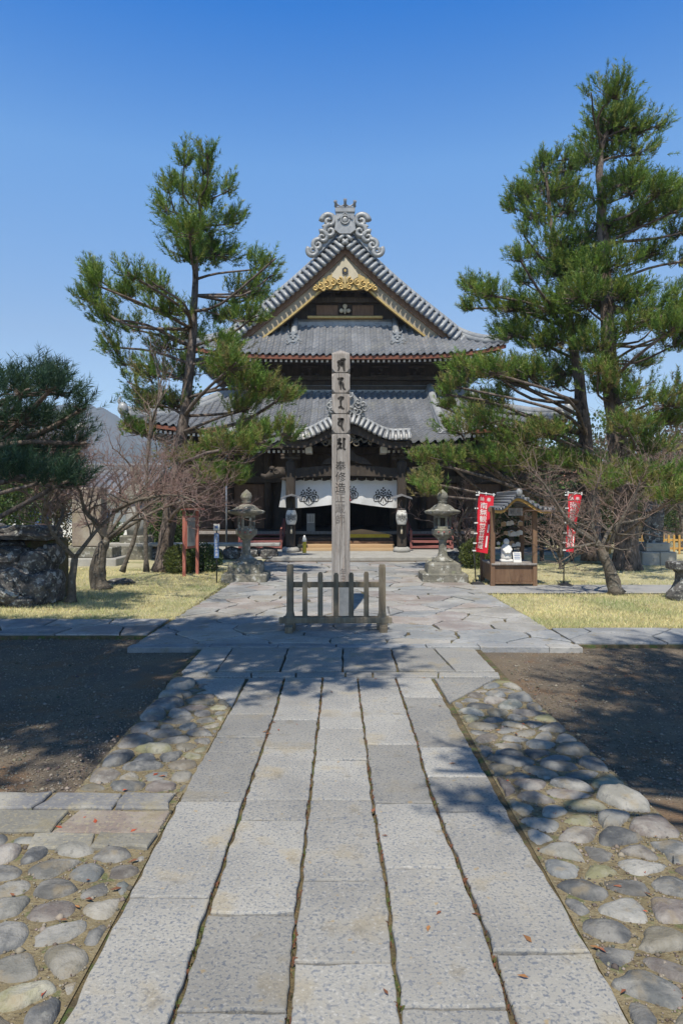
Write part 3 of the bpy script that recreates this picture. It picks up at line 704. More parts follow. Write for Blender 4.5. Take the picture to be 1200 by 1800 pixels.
# descending verge: tile courses hanging over the gable edge
L_ = [0.0]; xs_ = [i*.02 for i in range(0, int(4.75/.02)+1)]
for a, c in zip(xs_, xs_[1:]): L_.append(L_[-1]+math.hypot(.02, fs_(c)-fs_(a)))
def at_len(l):
    for i in range(len(L_)-1):
        if L_[i+1] >= l: return xs_[i]+.02*(l-L_[i])/(L_[i+1]-L_[i])
    return xs_[-1]
def nrm(x):
    s = (fs_(x+.02)-fs_(x-.02))/.04 if x > .03 else -1.0
    l = math.hypot(1, s); return (-s/l, 1/l)          # outward normal in the +x half
def vpt(sg, x, dn, y):
    nx, nz = nrm(x); return (X0+sg*(x+nx*dn), y, fs_(x)+nz*dn)
VT = L_[-1]; NV = 27
for sg in (-1, 1):
    def bed(b):
        rows = [[vpt(sg, at_len(VT*i/60), d, y) for (y, d) in ((27.0, .03), (26.72, .0), (26.5, -.12), (26.39, -.47))] for i in range(61)]
        b.loft(rows, False, True, closed=False)
    hb('verge_bed', M['tile'], bed, upper)
    hb('verge_ridge', M['tilelight'], lambda b: b.tube([vpt(sg, at_len(VT*i/50), .10, 26.86) for i in range(51)], [.09]*51, 8), upper)
    hb('verge_course', M['tilelight'], lambda b: b.tube([vpt(sg, at_len(VT*i/50), .04, 26.70) for i in range(51)], [.045]*51, 6), upper)
    for i in range(NV):
        x = at_len(VT*(i+.6)/NV)
        vb = MB(); vb.tube([vpt(sg, x, d, y) for (y, d) in ((26.80, .08), (26.60, .03), (26.44, -.12), (26.33, -.36), (26.30, -.50))], [.064, .066, .070, .072, .072], 8)
        vb.build('verge_tile', M['tilelight'], upper)
    for (d0, d1, y0, y1, m, nm) in ((-.42, -.66, 26.53, 26.69, M['woodmid'], 'barge_moulding'), (-.66, -.98, 26.62, 26.74, M['barge'], 'barge_board'), (-.98, -1.05, 26.58, 26.76, M['gold'], 'gilt_edge')):
        def bb(b):
            rings = []
            for i in range(49):
                x = at_len(VT*(.0+i/48*.985))
                q = []
                for (d, y) in ((d0, y0), (d1, y0), (d1, y1), (d0, y1)):
                    px_, py_, pz_ = vpt(sg, x, d, y)
                    if sg*(px_-X0) < 0: k_ = x/(x-sg*(px_-X0)) if x > 0 else 0; px_ = X0; 
                    q.append((px_, py_, pz_))
                rings.append(q)
            b.loft(rings, True)
        hb(nm, m, bb, upper)
# gable wall, golden pendant
def gable(b):
    pts = [(-x, fs_(x)-.5) for x in [4.0-.2*i for i in range(20)]]+[(x, fs_(x)-.5) for x in [.2*i for i in range(21)]]
    b.prism([(X0+x, max(8.2, z)) for x, z in pts]+[(X0+4.0, 8.1), (X0-4.0, 8.1)], 27.35, 27.45)
gab = hb('gable', M['wood'], gable)
for sg in (-1, 1): hb('gable_panel', M['woodmid'], lambda b: b.box(X0+sg*.715-.435, X0+sg*.715+.435, 27.26, 27.34, 9.0, 9.42, .02), gab)
hb('gable_beam', M['gold'], lambda b: b.box(X0-1.5, X0+1.5, 27.1, 27.34, 8.86, 8.96, .02), gab)
hb('gable_beam', M['wood'], lambda b: b.box(X0-2.1, X0+2.1, 27.15, 27.34, 9.5, 9.72, .02), gab)
for x in (-1.6, -.5, .5, 1.6): hb('gable_strut', M['wood'], lambda b: (b.box(X0+x-.12, X0+x+.12, 27.2, 27.34, 9.73, 9.9), b.box(X0+x-.3, X0+x+.3, 27.18, 27.34, 9.9, 10.02, .02)), gab)
hb('gable_flower', M['cream'], lambda b: (b.sphere((X0-.14, 27.2, 9.18), .09, .05, .09), b.sphere((X0+.14, 27.2, 9.18), .09, .05, .09), b.sphere((X0, 27.2, 9.36), .09, .05, .09), b.sphere((X0, 27.2, 9.2), .05, .05, .16)), gab)
def pend(b):
    b.prism([(X0+x, z) for x, z in ((0, 11.05), (.28, 10.72), (.5, 10.42), (.5, 10.3), (.36, 10.22), (.28, 10.1), (.12, 10.2), (0, 10.02), (-.12, 10.2), (-.28, 10.1), (-.36, 10.22), (-.5, 10.3), (-.5, 10.42), (-.28, 10.72))], 26.50, 26.56)
pd = hb('gable_pendant', M['cream'], pend)
def pscroll(b):
    for sg in (-1, 1):
        for (x, z, r) in ((.22, 10.22, .15), (.48, 10.16, .13), (.72, 10.10, .15), (.95, 10.02, .13), (1.16, 9.95, .11), (.15, 10.0, .11), (.6, 10.0, .10), (.85, 9.92, .09)):
            scroll(b, (X0+sg*x, z-.10), r, 1.5, .042, 26.47, sg, R(90))
    b.box(X0-.03, X0+.03, 26.44, 26.5, 9.85, 10.3)
hb('gilt_scrolls', M['gold'], pscroll, pd)
hb('gilt_plate', M['gold'], lambda b: b.prism([(X0+x, z) for x, z in ((-1.28, 9.86), (-.6, 9.80), (0, 9.78), (.6, 9.80), (1.28, 9.86), (.95, 10.2), (.5, 10.42), (-.5, 10.42), (-.95, 10.2))], 26.52, 26.58), pd)
hb('hex_boss', M['black'], lambda b: (b.add(*_hex((X0, 26.46, 10.52), .13)),), pd) if False else None
hexb = MB(); hexb.prism([(X0+.13*math.sin(R(60*k)), 10.52+.15*math.cos(R(60*k))) for k in range(6)], 26.44, 26.5); hexb.build('hex_boss', M['black'], pd)
hexb = MB(); hexb.prism([(X0+.05*math.sin(R(60*k)), 10.52+.06*math.cos(R(60*k))) for k in range(6)], 26.42, 26.44); hexb.build('boss_centre', M['gold'], pd)

# ridge-end ornament with cloud scrolls and crown
orn = hb('ridge_ornament', M['tilelight'], lambda b: (b.prism([(X0+x, z) for x, z in ((-.40, 12.05), (-.34, 12.72), (.34, 12.72), (.40, 12.05), (.2, 11.9), (-.2, 11.9))], 26.28, 26.6), b.prism([(X0+x, z) for x, z in ((-.36, 12.721), (-.39, 12.86), (.39, 12.86), (.36, 12.721))], 26.24, 26.62)))
def cloud(sg):
    def f(b):
        for (x, z, r, t, rd, fl, a0) in ((.62, 12.42, .30, 1.4, .115, 1, 0), (.58, 12.02, .26, 1.3, .105, -1, 90), (.88, 11.80, .24, 1.3, .10, 1, 60), (1.06, 11.50, .22, 1.4, .10, -1, 120), (1.24, 11.26, .22, 1.5, .105, -1, 40), (.42, 12.5, .12, 1.0, .06, -1, 180), (.82, 12.52, .11, 1.0, .06, 1, 0), (.75, 12.15, .12, 1, .06, 1, 20)):
            scroll(b, (X0+sg*x, z), r, t, rd, 26.40, fl*sg, R(a0 if sg > 0 else 180-a0))
        b.prism([(X0+sg*x, z) for x, z in ((.36, 12.6), (.8, 12.5), (.78, 12.1), (1.0, 11.7), (1.25, 11.2), (1.05, 11.1), (.62, 11.6), (.3, 11.95))], 26.44, 26.56)
    return f
for sg in (-1, 1): hb('cloud_scroll', M['tilelight'], cloud(sg), orn)
hb('medallion', M['tilelight'], lambda b: (b.tube([(X0+.16*math.cos(a), 26.26, 12.42+.16*math.sin(a)) for a in [R(20*k) for k in range(19)]], .035, 6), b.sphere((X0, 26.28, 12.42), .12, .05, .12), b.beam((X0-.28, 26.26, 12.44), (X0, 26.26, 12.7), .05, .05, (0, 1, 0)), b.beam((X0+.28, 26.26, 12.44), (X0, 26.26, 12.7), .05, .05, (0, 1, 0))), orn)
def crown(b):
    b.box(X0-.38, X0+.38, 26.26, 26.6, 12.862, 12.93, .02)
    for x, h in ((-.36, .20), (0, .27), (.36, .20)):
        b.tube([(X0+x, 26.3, 12.92), (X0+x, 26.28, 12.92+h*.6), (X0+x*1.05, 26.2, 12.92+h)], [.06, .055, .07], 8)
    b.tube([(X0-.33+.66*i/12, 26.3, 13.05-.10*abs(math.sin(R(30*i)))) for i in range(13)], .03, 6)
hb('crown_tiles', M['tile'], crown, orn)

def oni(b, c, s, y):                                  # small demon-faced ridge-end tile
    x, z = c
    b.prism([(x+s*u, z+s*v) for u, v in ((-.5, -.35), (-.55, .05), (-.4, .4), (-.15, .55), (0, .62), (.15, .55), (.4, .4), (.55, .05), (.5, -.35), (.25, -.5), (0, -.62), (-.25, -.5))], y, y+.14)
    for sg in (-1, 1):
        scroll(b, (x+sg*.52*s, z-.30*s), .22*s, 1.3, .07*s, y, sg)
        b.sphere((x+sg*.2*s, y, z+.14*s), .12*s, .10*s, .12*s, 8, 5); b.tube([(x+sg*.18*s, y, z+.34*s), (x+sg*.36*s, y-.08*s, z+.46*s), (x+sg*.42*s, y-.1*s, z+.66*s)], [.08*s, .06*s, .03*s], 6)
    b.sphere((x, y, z-.06*s), .12*s, .16*s, .12*s, 8, 5); b.sphere((x, y, z-.32*s), .28*s, .10*s, .12*s, 8, 5)
# short ridges on the front skirt
for sg in (-1, 1):
    rg = hb('skirt_ridge', M['tilelight'], lambda b: (b.tube([(X0+sg*1.99, UY+s, fg_(s)+.20) for s in (1.05, 1.4, 1.8, 2.2)], .13, 8), b.loft([[(X0+sg*1.99-.15, UY+s, fg_(s)-.02), (X0+sg*1.99+.15, UY+s, fg_(s)-.02), (X0+sg*1.99+.13, UY+s, fg_(s)+.16), (X0+sg*1.99-.13, UY+s, fg_(s)+.16)] for s in (1.05, 1.4, 1.8, 2.2)])), upper)
    hb('demon_tile', M['tilelight'], lambda b: oni(b, (X0+sg*1.99, fg_(.95)+.22), .42, UY+.86), upper)
    # hip ridge to the corner
    def hip(b):
        pts = []
        for i in range(15):
            t = i/14; x = 4.13+(UW+.02-4.13)*t; s = 1.98*(1-t); z = fg_(s)+.42*(x/UW)**4*(1-s/1.98)
            pts.append((X0+sg*x, UY+s-.03, z+.16+.10*t**3))
        b.tube(pts, [.12]*15, 8); b.tube([(x, y, z-.12) for x, y, z in pts], [.16]*15, 6)
        b.sphere((pts[-1][0], pts[-1][1]-.05, pts[-1][2]), .16, .14, .17, 10, 6)
    hb('corner_ridge', M['tilelight'], hip, upper)
hb('skirt_top_ridge', M['tilelight'], lambda b: (b.tube([(X0-1.86, UY+2.16, fg_(2.16)+.17), (X0+1.86, UY+2.16, fg_(2.16)+.17)], .10, 8), b.box(X0-1.86, X0+1.86, UY+2.05, UY+2.2, fg_(2.1)-.05, fg_(2.16)+.13)), upper)

# --- lower roof: skirt plus porch extension
LW, LY = 7.35, 22.6; KW, KY = 3.6, 20.3
zl = lambda y: 3.33+.2*(y-20.3)+.0296*(y-20.3)**2
lower = hb('lower_roof', M['wood'], lambda b: b.box(X0-5.6, X0+5.6, 25.2, 27.0, 4.35, 4.4))
n = int(round(2*LW/SP)); du = 2*LW/n
def lsurf(u, s):
    y = LY+s; return (X0+u, y, zl(y)+lift(u, LW, .40)*max(0, 1-s/3.0))
for i in range(n):
    u0 = -LW+du*i; um = abs(u0+du/2)
    s1 = 4.4 if um < 4.2 else max(.15, 4.4*(LW-um)/(LW-4.2))
    if um < KW:
        tile_strip(lower, 'tile_row', lambda u, s: (X0+u, KY+s, zl(KY+s)+.12*(abs(u)/KW)**5*max(0, 1-s/2)), u0, u0+du, 0, 27-KY, .28)
    else:
        tile_strip(lower, 'tile_row', lsurf, u0, u0+du, 0, s1, .28)
for sg in (-1, 1):
    for i in range(36):                               # side skirts
        y0 = LY+.1+i*.27
        tile_strip(lower, 'side_tile_row', lambda u, s: (X0+sg*(LW-s), u, zl(LY+s*4.4/3.15)+.40*max(0, 1-s/2.2)*max(0, 1-(u-LY)/3)**2), y0, y0+.27, 0, max(.15, min(3.15, (y0-LY)*3.15/4.4)), .4)
    def lhip(b):
        pts = []
        for i in range(19):
            t = i/18; x = 4.2+(LW-4.2)*t; y = 27-4.4*t
            pts.append((X0+sg*x, y, lsurf(x, y-LY)[2]+.16+.10*t**4))
        b.tube(pts, [.14]*19, 8); b.tube([(x, y, z-.14) for x, y, z in pts], [.19]*19, 6)
        b.sphere((pts[-1][0], pts[-1][1]-.05, pts[-1][2]+.03), .18, .16, .22, 10, 6)
        b.tube([pts[-1], (pts[-1][0]+sg*.12, pts[-1][1]-.1, pts[-1][2]+.28), (pts[-1][0]+sg*.05, pts[-1][1]-.1, pts[-1][2]+.42)], [.09, .06, .03], 6)
    hb('corner_ridge', M['tilelight'], lhip, lower)
    def desc(b):
        pts = [(X0+sg*(3.22+.02*s), 21.9+s, zl(21.9+s)+.20) for s in [4.9*k/14 for k in range(15)]]
        b.tube(pts, .15, 8); b.tube([(x, y, z-.12) for x, y, z in pts], .19, 6)
    hb('descending_ridge', M['tilelight'], desc, lower)
    hb('demon_tile', M['tilelight'], lambda b: oni(b, (X0+sg*3.22, zl(21.85)+.26), .46, 21.74), lower)
    # porch roof edge
    hb('porch_edge', M['tilelight'], lambda b: b.tube([(X0+sg*3.62, KY-.02+s, zl(KY+s)+.10+.12*max(0, 1-s/2)) for s in [2.6*k/10 for k in range(11)]], .10, 8), lower)
    hb('porch_edge_board', M['wood'], lambda b: b.loft([[(X0+sg*3.55, KY+s, zl(KY+s)-.28), (X0+sg*3.62, KY+s, zl(KY+s)-.28), (X0+sg*3.62, KY+s, zl(KY+s)+.06), (X0+sg*3.55, KY+s, zl(KY+s)+.06)] for s in [3.0*k/10 for k in range(11)]]), lower)
hb('head_ridge', M['tilelight'], lambda b: (b.box(X0-4.25, X0+4.25, 26.72, 26.98, 5.7, 6.0), b.tube([(X0-4.25, 26.8, 6.05), (X0+4.25, 26.8, 6.05)], .09, 8)), lower)
# eaves of the lower roof
def eave_low(b):
    strip_beam(b, eave_curve(LW, LY+.08, zl(LY)-.10, .40, -LW, -KW), .08, .12); strip_beam(b, eave_curve(LW, LY+.08, zl(LY)-.10, .40, KW, LW), .08, .12)
hb('fascia', M['bengara'], eave_low, lower)
hb('fascia', M['wood'], lambda b: (b.box(X0-KW, X0-1.45, KY+.05, KY+.13, zl(KY)-.18, zl(KY)-.05), b.box(X0+1.45, X0+KW, KY+.05, KY+.13, zl(KY)-.18, zl(KY)-.05)), lower)
hb('soffit', M['wood'], lambda b: (b.loft([[(x, LY+.1, z), (x, 25.3, z+.55), (x, 25.3, z+.6), (x, LY+.1, z+.04)] for x, y, z in eave_curve(LW-.05, 0, zl(LY)-.17, .38)], True),
    b.add([(X0-KW, KY+.14, zl(KY)-.10), (X0+KW, KY+.14, zl(KY)-.10), (X0+KW, 23.2, zl(KY)+.32), (X0-KW, 23.2, zl(KY)+.32)], [(0, 1, 2, 3)])), lower)
def raf2(tips):
    def f(b):
        for (xa, xb, k) in ((-LW+.1, -KW-.05, 24), (KW+.05, LW-.1, 24)):
            for i in range(k):
                x = xa+(xb-xa)*i/(k-1); z = zl(LY)-.24+lift(x, LW, .38)
                if tips: b.box(X0+x-.04, X0+x+.04, LY+.165, LY+.175, z-.045, z+.045)
                else: b.add(*_bar((X0+x, LY+.176, z), (X0+x, 25.1, z+.5), .075, .085))
        for (xa, xb, k) in ((-KW+.1, -1.28, 16), (1.28, KW-.1, 16)):
            for i in range(k):
                x = xa+(xb-xa)*i/(k-1); z = zl(KY)-.27
                if tips: b.box(X0+x-.035, X0+x+.035, KY+.205, KY+.215, z-.04, z+.04)
                else: b.add(*_bar((X0+x, KY+.216, z), (X0+x, 23.0, z+.40), .065, .075))
    return f
o = hb('rafters', M['wood'], raf2(False), lower); o['kind'] = 'stuff'
o = hb('rafter_tips', M['white'], raf2(True), lower); o['kind'] = 'stuff'
for sg in (-1, 1): hb('beam_cap', M['white'], lambda b: b.box(X0+sg*1.12-.10, X0+sg*1.12+.10, KY+.0, KY+.6, 3.0, 3.2, .01), lower)

# --- undulating porch gable
KC, KH = 19.85, 1.88
fk = lambda x: 3.60+.50*(.5+.5*math.cos(math.pi*min(1, abs(x)/1.42)))+.05*max(0, abs(x)-1.42)
kara = hb('porch_gable', M['wood'], lambda b: b.loft([[(X0+x, KC+.02, fk(x)-.30), (X0+x, KC+.16, fk(x)-.30), (X0+x, KC+.16, fk(x)-.56+.10*abs(x)/KH), (X0+x, KC+.02, fk(x)-.56+.10*abs(x)/KH)] for x in [-KH+2*KH*i/48 for i in range(49)]]))
hb('porch_gable_roof', M['tile'], lambda b: b.loft([[(X0+x, y, max(fk(x), 0)+.02) for x in [-KH+2*KH*i/48 for i in range(49)]] for y in (KC+.1, 21.5, 23.6)], False, True, closed=False), kara)
hb('porch_gable_soffit', M['wood'], lambda b: b.loft([[(X0+x, y, fk(x)-.28) for x in [-KH+2*KH*i/48 for i in range(49)]] for y in (KC+.1, 21.5, 23.0)], False, True, closed=False), kara)
hb('verge_ridge', M['tilelight'], lambda b: b.tube([(X0+x, KC+.10, fk(x)+.03) for x in [-KH+2*KH*i/60 for i in range(61)]], .06, 8), kara)
kl = [0.0]; kx = [-KH+2*KH*i/400 for i in range(401)]
for a, c in zip(kx, kx[1:]): kl.append(kl[-1]+math.hypot(c-a, fk(c)-fk(a)))
NK = 26
for i in range(NK):
    l = kl[-1]*(i+.5)/NK; x = next(kx[j] for j in range(401) if kl[j] >= l); s = (fk(x+.01)-fk(x-.01))/.02; q = math.hypot(1, s); nx, nz = -s/q, 1/q
    vb = MB(); vb.tube([(X0+x+nx*d, y, fk(x)+nz*d) for (y, d) in ((KC+.12, .04), (KC+.0, .01), (KC-.08, -.09), (KC-.13, -.22), (KC-.14, -.26))], [.050, .052, .054, .056, .056], 8)
    vb.build('verge_tile', M['tilelight'], kara)
hb('verge_bed', M['tile'], lambda b: b.loft([[(X0+x, y, fk(x)+d) for (y, d) in ((KC+.12, .0), (KC+.03, -.03), (KC-.04, -.12), (KC-.08, -.26))] for x in [-KH+2*KH*i/60 for i in range(61)]], False, True, closed=False), kara)
def kfoot(b):
    r = random.Random(9)
    b.prism([(X0+x, z) for x, z in ((-.55, 4.05), (-.42, 4.45), (-.2, 4.7), (0, 4.82), (.2, 4.7), (.42, 4.45), (.55, 4.05))], KC+.02, KC+.10)
    for i in range(26):
        x = r.uniform(-.62, .62); z = 4.16+r.uniform(0, .62)*(1-abs(x)/.75)
        scroll(b, (X0+x, z), r.uniform(.08, .15), 1.3, .034, KC-.03+r.uniform(-.04, .03), r.choice((-1, 1)), r.uniform(0, 6.28), 18)
hb('porch_ornament', M['tilelight'], kfoot, kara)
# ------------------------------------------------------------------ trees
def unit(a): return a/np.maximum(np.linalg.norm(a, axis=-1, keepdims=True), 1e-9)
def seg_mesh(P0, P1, R0, R1, k=3):
    P0 = np.asarray(P0, float); P1 = np.asarray(P1, float); n = len(P0)
    d = unit(P1-P0); ref = np.where(np.abs(d[:, 2:3]) > .9, np.array([[1., 0, 0]]), np.array([[0, 0, 1.]]))
    u = unit(np.cross(d, ref)); w = np.cross(d, u); V = np.empty((n, 2*k, 3))
    for j in range(k):
        a = 2*np.pi*j/k; o = u*math.cos(a)+w*math.sin(a)
        V[:, j] = P0+o*np.asarray(R0)[:, None]; V[:, k+j] = P1+o*np.asarray(R1)[:, None]
    f = []
    for j in range(k): q = (j+1) % k; f.append((j, q, k+q, k+j))
    F = (np.array(f)[None]+np.arange(n)[:, None, None]*2*k).reshape(-1, 4)
    return V.reshape(-1, 3), F

def spline(pts, n):
    pts = [Vector(p) for p in pts]; out = []; m = len(pts)-1
    for i in range(n+1):
        t = i/n*m; k = min(int(t), m-1); t -= k
        p0 = pts[max(k-1, 0)]; p1 = pts[k]; p2 = pts[k+1]; p3 = pts[min(k+2, m)]
        out.append(.5*((2*p1)+(-p0+p2)*t+(2*p0-5*p1+4*p2-p3)*t*t+(-p0+3*p1-3*p2+p3)*t**3))
    return out

def needles(P, D, K, r, ln, w, cols, shoot=.30):
    """needle triangles around shoots at P with directions D"""
    n = len(P); L = shoot*r.uniform(.6, 1.3, (n, 1, 1)); t = r.uniform(.0, 1.0, (n, K, 1))
    base = P[:, None]+D[:, None]*L*t
    rnd = r.normal(0, 1, (n, K, 3)); perp = unit(rnd-(rnd*D[:, None]).sum(-1, keepdims=True)*D[:, None])
    dr = unit(D[:, None]*r.uniform(.55, 1.3, (n, K, 1))+perp*.8)
    tip = base+dr*ln*r.uniform(.7, 1.2, (n, K, 1))
    s = unit(np.cross(dr, r.normal(0, 1, (n, K, 3))))*w
    V = np.stack([base-s, base+s, tip], 2).reshape(-1, 3)
    c = cols[r.integers(0, len(cols), n)]*r.uniform(.75, 1.25, (n, 1))
    c = np.repeat(c, K, 0)*r.uniform(.8, 1.2, (n*K, 1)); 
    return V, np.repeat(c, 3, 0)

PINE = np.array([(.130, .215, .030), (.165, .255, .036), (.090, .165, .028), (.205, .275, .042), (.235, .265, .054), (.110, .185, .032)])
PINEOLD = np.array([(.155, .245, .040), (.210, .260, .055), (.250, .230, .070), (.115, .20, .038), (.265, .225, .085), (.135, .235, .036)])
PINESHADE = np.array([(.030, .070, .038), (.036, .078, .040), (.026, .060, .036), (.045, .085, .036)])  # bluish needles, coloured darker to stand for shade from other trees

def pine(name, label, trunk, tr, clumps, seed, dens=1.0, K=30, ln=.11, w=.0055, cols=PINE, lowcols=None, group=None, limb=True, zlow=0.0, flat=.75, twigs=True):
    r = np.random.default_rng(seed); rr = random.Random(seed)
    root = empty(name, trunk[0], label, 'tree', group)
    tp = spline(trunk, 28); k = len(tp)
    rad = [tr*(1-.88*(i/(k-1))**.9) for i in range(k)]; rad[0] *= 1.35; rad[1] *= 1.12
    tp = [p+Vector((rr.uniform(-1, 1), rr.uniform(-1, 1), 0))*.02*(0 < i < k-1) for i, p in enumerate(tp)]
    b = MB(); b.tube(tp, rad, 12)
    b.v = [tuple(Vector(p)+Vector(p).normalized()*0+Vector((mnoise.noise(Vector(p)*7), mnoise.noise(Vector(p)*7+Vector((9, 0, 0))), 0))*.022) for p in b.v]
    b.build('trunk', M['bark'], root)
    lb = MB(); SP_ = []; SD = []; SC_ = []; T0 = []; T1 = []; T0r = []; T1r = []
    lowP = []; 
    for (cx, cy, cz, ax, ay, az) in clumps:
        c = Vector((cx, cy, cz))
        # root of the limb: a trunk point a little below the clump
        best = min(range(2, k), key=lambda i: abs(tp[i].z-(cz-.25*max(.2, (tp[i]-c).to_2d().length)))+.15*(tp[i]-c).length)
        a = tp[best]; dist = (c-a).length
        if limb and dist > .25:
            mid = a.lerp(c, .5)+Vector((rr.uniform(-.16, .16)*dist, rr.uniform(-.16, .16)*dist, rr.uniform(-.16, .10)*dist))
            end = c+(c-a).normalized()*ax*.5
            pts = spline([a, mid, c, end], 9)
            r0 = min(rad[best]*.4, .012+.012*dist, .045)
            lb.tube(pts, [r0*(1-.8*i/9)+.004 for i in range(10)], 6)
        out = (c-a); out = out.normalized() if out.length > .05 else Vector((0, 0, 1))
        n = int(dens*150*(ax*az+ay*az+ax*ay)/1.0)+10
        q = unit(r.normal(0, 1, (n, 3)))*(r.random((n, 1))**.45)
        q *= np.array([1.0+.5*mnoise.noise(Vector(v*1.9)+Vector((cx*3, cy*3, cz*3))) for v in unit(q)])[:, None]
        q = q[np.array([mnoise.noise(Vector((cx+v[0]*ax, cy+v[1]*ay, (cz+v[2]*az)*1.3))*3.4) > -.06 for v in q])]; n = len(q)
        if n == 0: continue
        q[:, 2] = np.where(q[:, 2] < 0, q[:, 2]*flat, q[:, 2])
        P = np.array([cx, cy, cz])+q*np.array([ax, ay, az])
        D = unit(.55*q+np.array([0, 0, .85])+.40*np.array(out)+r.normal(0, .24, (n, 3)))
        SP_.append(P); SD.append(D)
        if twigs:
            sel = r.random(n) < .45; src = np.array([cx, cy, cz])+(P[sel]-np.array([cx, cy, cz]))*.18-np.array(out)*ax*.15
            T0.append(src); T1.append(P[sel]); m_ = sel.sum(); T0r.append(np.full(m_, .011)); T1r.append(np.full(m_, .004))
    if limb and lb.v: lb.build('limbs', M['bark'], root)
    P = np.concatenate(SP_); D = np.concatenate(SD)
    Vn, Cn = needles(P, D, K, r, ln, w, cols)
    if lowcols is not None:
        low = np.repeat(P[:, 2] < zlow+r.normal(0, .5, len(P)), 3*K); _, C2 = needles(P[:1].repeat(len(P), 0), D, K, r, ln, w, lowcols); Cn[low] = C2[low]
    if twigs:
        Vt, Ft = seg_mesh(np.concatenate(T0), np.concatenate(T1), np.concatenate(T0r), np.concatenate(T1r))
        np_mesh('twigs', Vt, Ft, M['bark'], root)['kind'] = 'stuff'
    np_mesh('crown', Vn, np.arange(len(Vn)).reshape(-1, 3), M['needle'], root, Cn)
    return root

def clumps_px(lst, Y, seed, dyo=.9, grow=1.0, back=.45):
    """clump list measured on the photograph, spread in depth about the trunk"""
    r = random.Random(seed); out = []
    for e in lst:
        px, py, rx, rz = e[:4]; dy = e[4] if len(e) > 4 else r.uniform(-dyo, dyo)
        y = Y+dy; p = W(px, py, y); k = y/FPX*grow
        ax, az = rx*k, rz*k; ay = max(.25, ax*.95)
        p.z -= .24; az *= .85; out.append((p.x, p.y, p.z, ax, ay, az))
        if r.random() < back:
            dd = r.choice((-1, 1))*r.uniform(.7, 1.6); out.append((p.x*(y+dd)/y*.98, y+dd, p.z-r.uniform(0, .3), ax*.85, ay*.9, az*.85))
    return out

LP = [(360, 284, 13, 26, 0), (352, 330, 30, 34, 0), (318, 318, 12, 26, .2), (402, 316, 12, 26, -.2), (350, 385, 46, 40, 0), (292, 350, 15, 30, -.3), (410, 375, 24, 20, .3), (328, 432, 34, 26, -.4), (385, 430, 34, 34, .4),
      (168, 468, 10, 30, -.2), (160, 512, 26, 24, -.2), (192, 542, 28, 30, -.1), (203, 592, 24, 28, 0), (222, 622, 20, 18, .2), (225, 503, 24, 20, -.5), (268, 490, 22, 22, -.5), (292, 530, 38, 32, -.6), (240, 562, 22, 18, .4),
      (452, 455, 20, 32, .2), (474, 468, 14, 16, .2), (430, 498, 36, 26, .3), (398, 540, 38, 26, .8), (440, 542, 34, 20, -.5), (388, 590, 34, 18, -.7), (330, 570, 30, 20, .6),
      (296, 592, 36, 22, .2), (268, 640, 30, 30, -.2), (252, 684, 28, 30, -.2), (330, 640, 36, 22, .7), (308, 694, 42, 18, .3),
      (402, 640, 46, 22, -1.2), (450, 660, 42, 20, -1.4), (490, 682, 32, 14, -1.5), (428, 702, 38, 12, -1.0),
      (402, 772, 42, 18, -1.6), (452, 745, 32, 15, -1.7), (498, 742, 24, 18, -1.8), (342, 790, 38, 22, -1.0), (388, 820, 38, 16, -1.4), (244, 742, 30, 20, 0), (436, 770, 30, 14, -1.7)]
pine('pine_tree', 'slender pine with leaning trunk in front of the hall, pointed top', [W(285, 1006, 15.3), W(300, 900, 15.3), W(318, 780, 15.3), W(335, 640, 15.3), W(342, 500, 15.3), W(350, 390, 15.3), W(358, 285, 15.3)],
     .19, clumps_px(LP, 15.3, 3, back=.45, grow=1.06), 11, dens=2.5, K=36, ln=.10, w=.0066, lowcols=PINEOLD, zlow=4.6)
RA = [(905, 326, 12, 16, 0), (925, 332, 22, 20, 0), (900, 350, 14, 18, 0), (960, 322, 36, 32, .2), (940, 370, 32, 30, 0), (998, 352, 38, 36, .3), (985, 410, 44, 30, -.3), (990, 470, 46, 32, .4), (930, 434, 16, 9, 0),
      (830, 490, 20, 13, -.3), (858, 506, 28, 15, -.3), (920, 480, 22, 17, -.2), (898, 526, 46, 17, -.4), (958, 530, 46, 30, -.6), (905, 570, 36, 20, .4), (958, 588, 46, 28, -.5),
      (820, 632, 36, 15, -1.2), (868, 640, 40, 18, -1.2), (800, 662, 28, 11, -1.4), (786, 676, 20, 8, -1.4), (922, 640, 46, 26, -.9), (990, 640, 40, 26, .5), (860, 690, 40, 12, -.4),
      (850, 722, 50, 16, -1.6), (808, 742, 36, 16, -1.8), (900, 760, 56, 26, -1.0), (968, 742, 36, 22, -.4), (780, 790, 36, 16, -2.0), (752, 830, 32, 12, -2.2), (850, 792, 56, 20, -1.6), (928, 800, 56, 22, -1.3), (742, 792, 18, 10, -2.0), (1000, 800, 46, 20, -.8),
      (955, 272, 18, 16, .2), (940, 284, 12, 10, .2), (992, 264, 22, 13, .3), (1000, 282, 40, 22, .4), (1030, 440, 40, 36, -.5), (1010, 560, 40, 36, -.7)]
pine('pine_tree', 'tall pine with sweeping branches beside the banners, nearer the hall', [W(1042, 985, 17.4), W(1036, 880, 17.4), W(1030, 790, 17.4), W(1018, 680, 17.4), W(1003, 580, 17.4), W(982, 460, 17.4), W(966, 380, 17.4), W(958, 305, 17.4)],
     .24, clumps_px(RA, 17.4, 5, back=.42, grow=1.10), 21, dens=2.3, K=36, ln=.10, w=.0066, lowcols=PINEOLD, zlow=4.4)
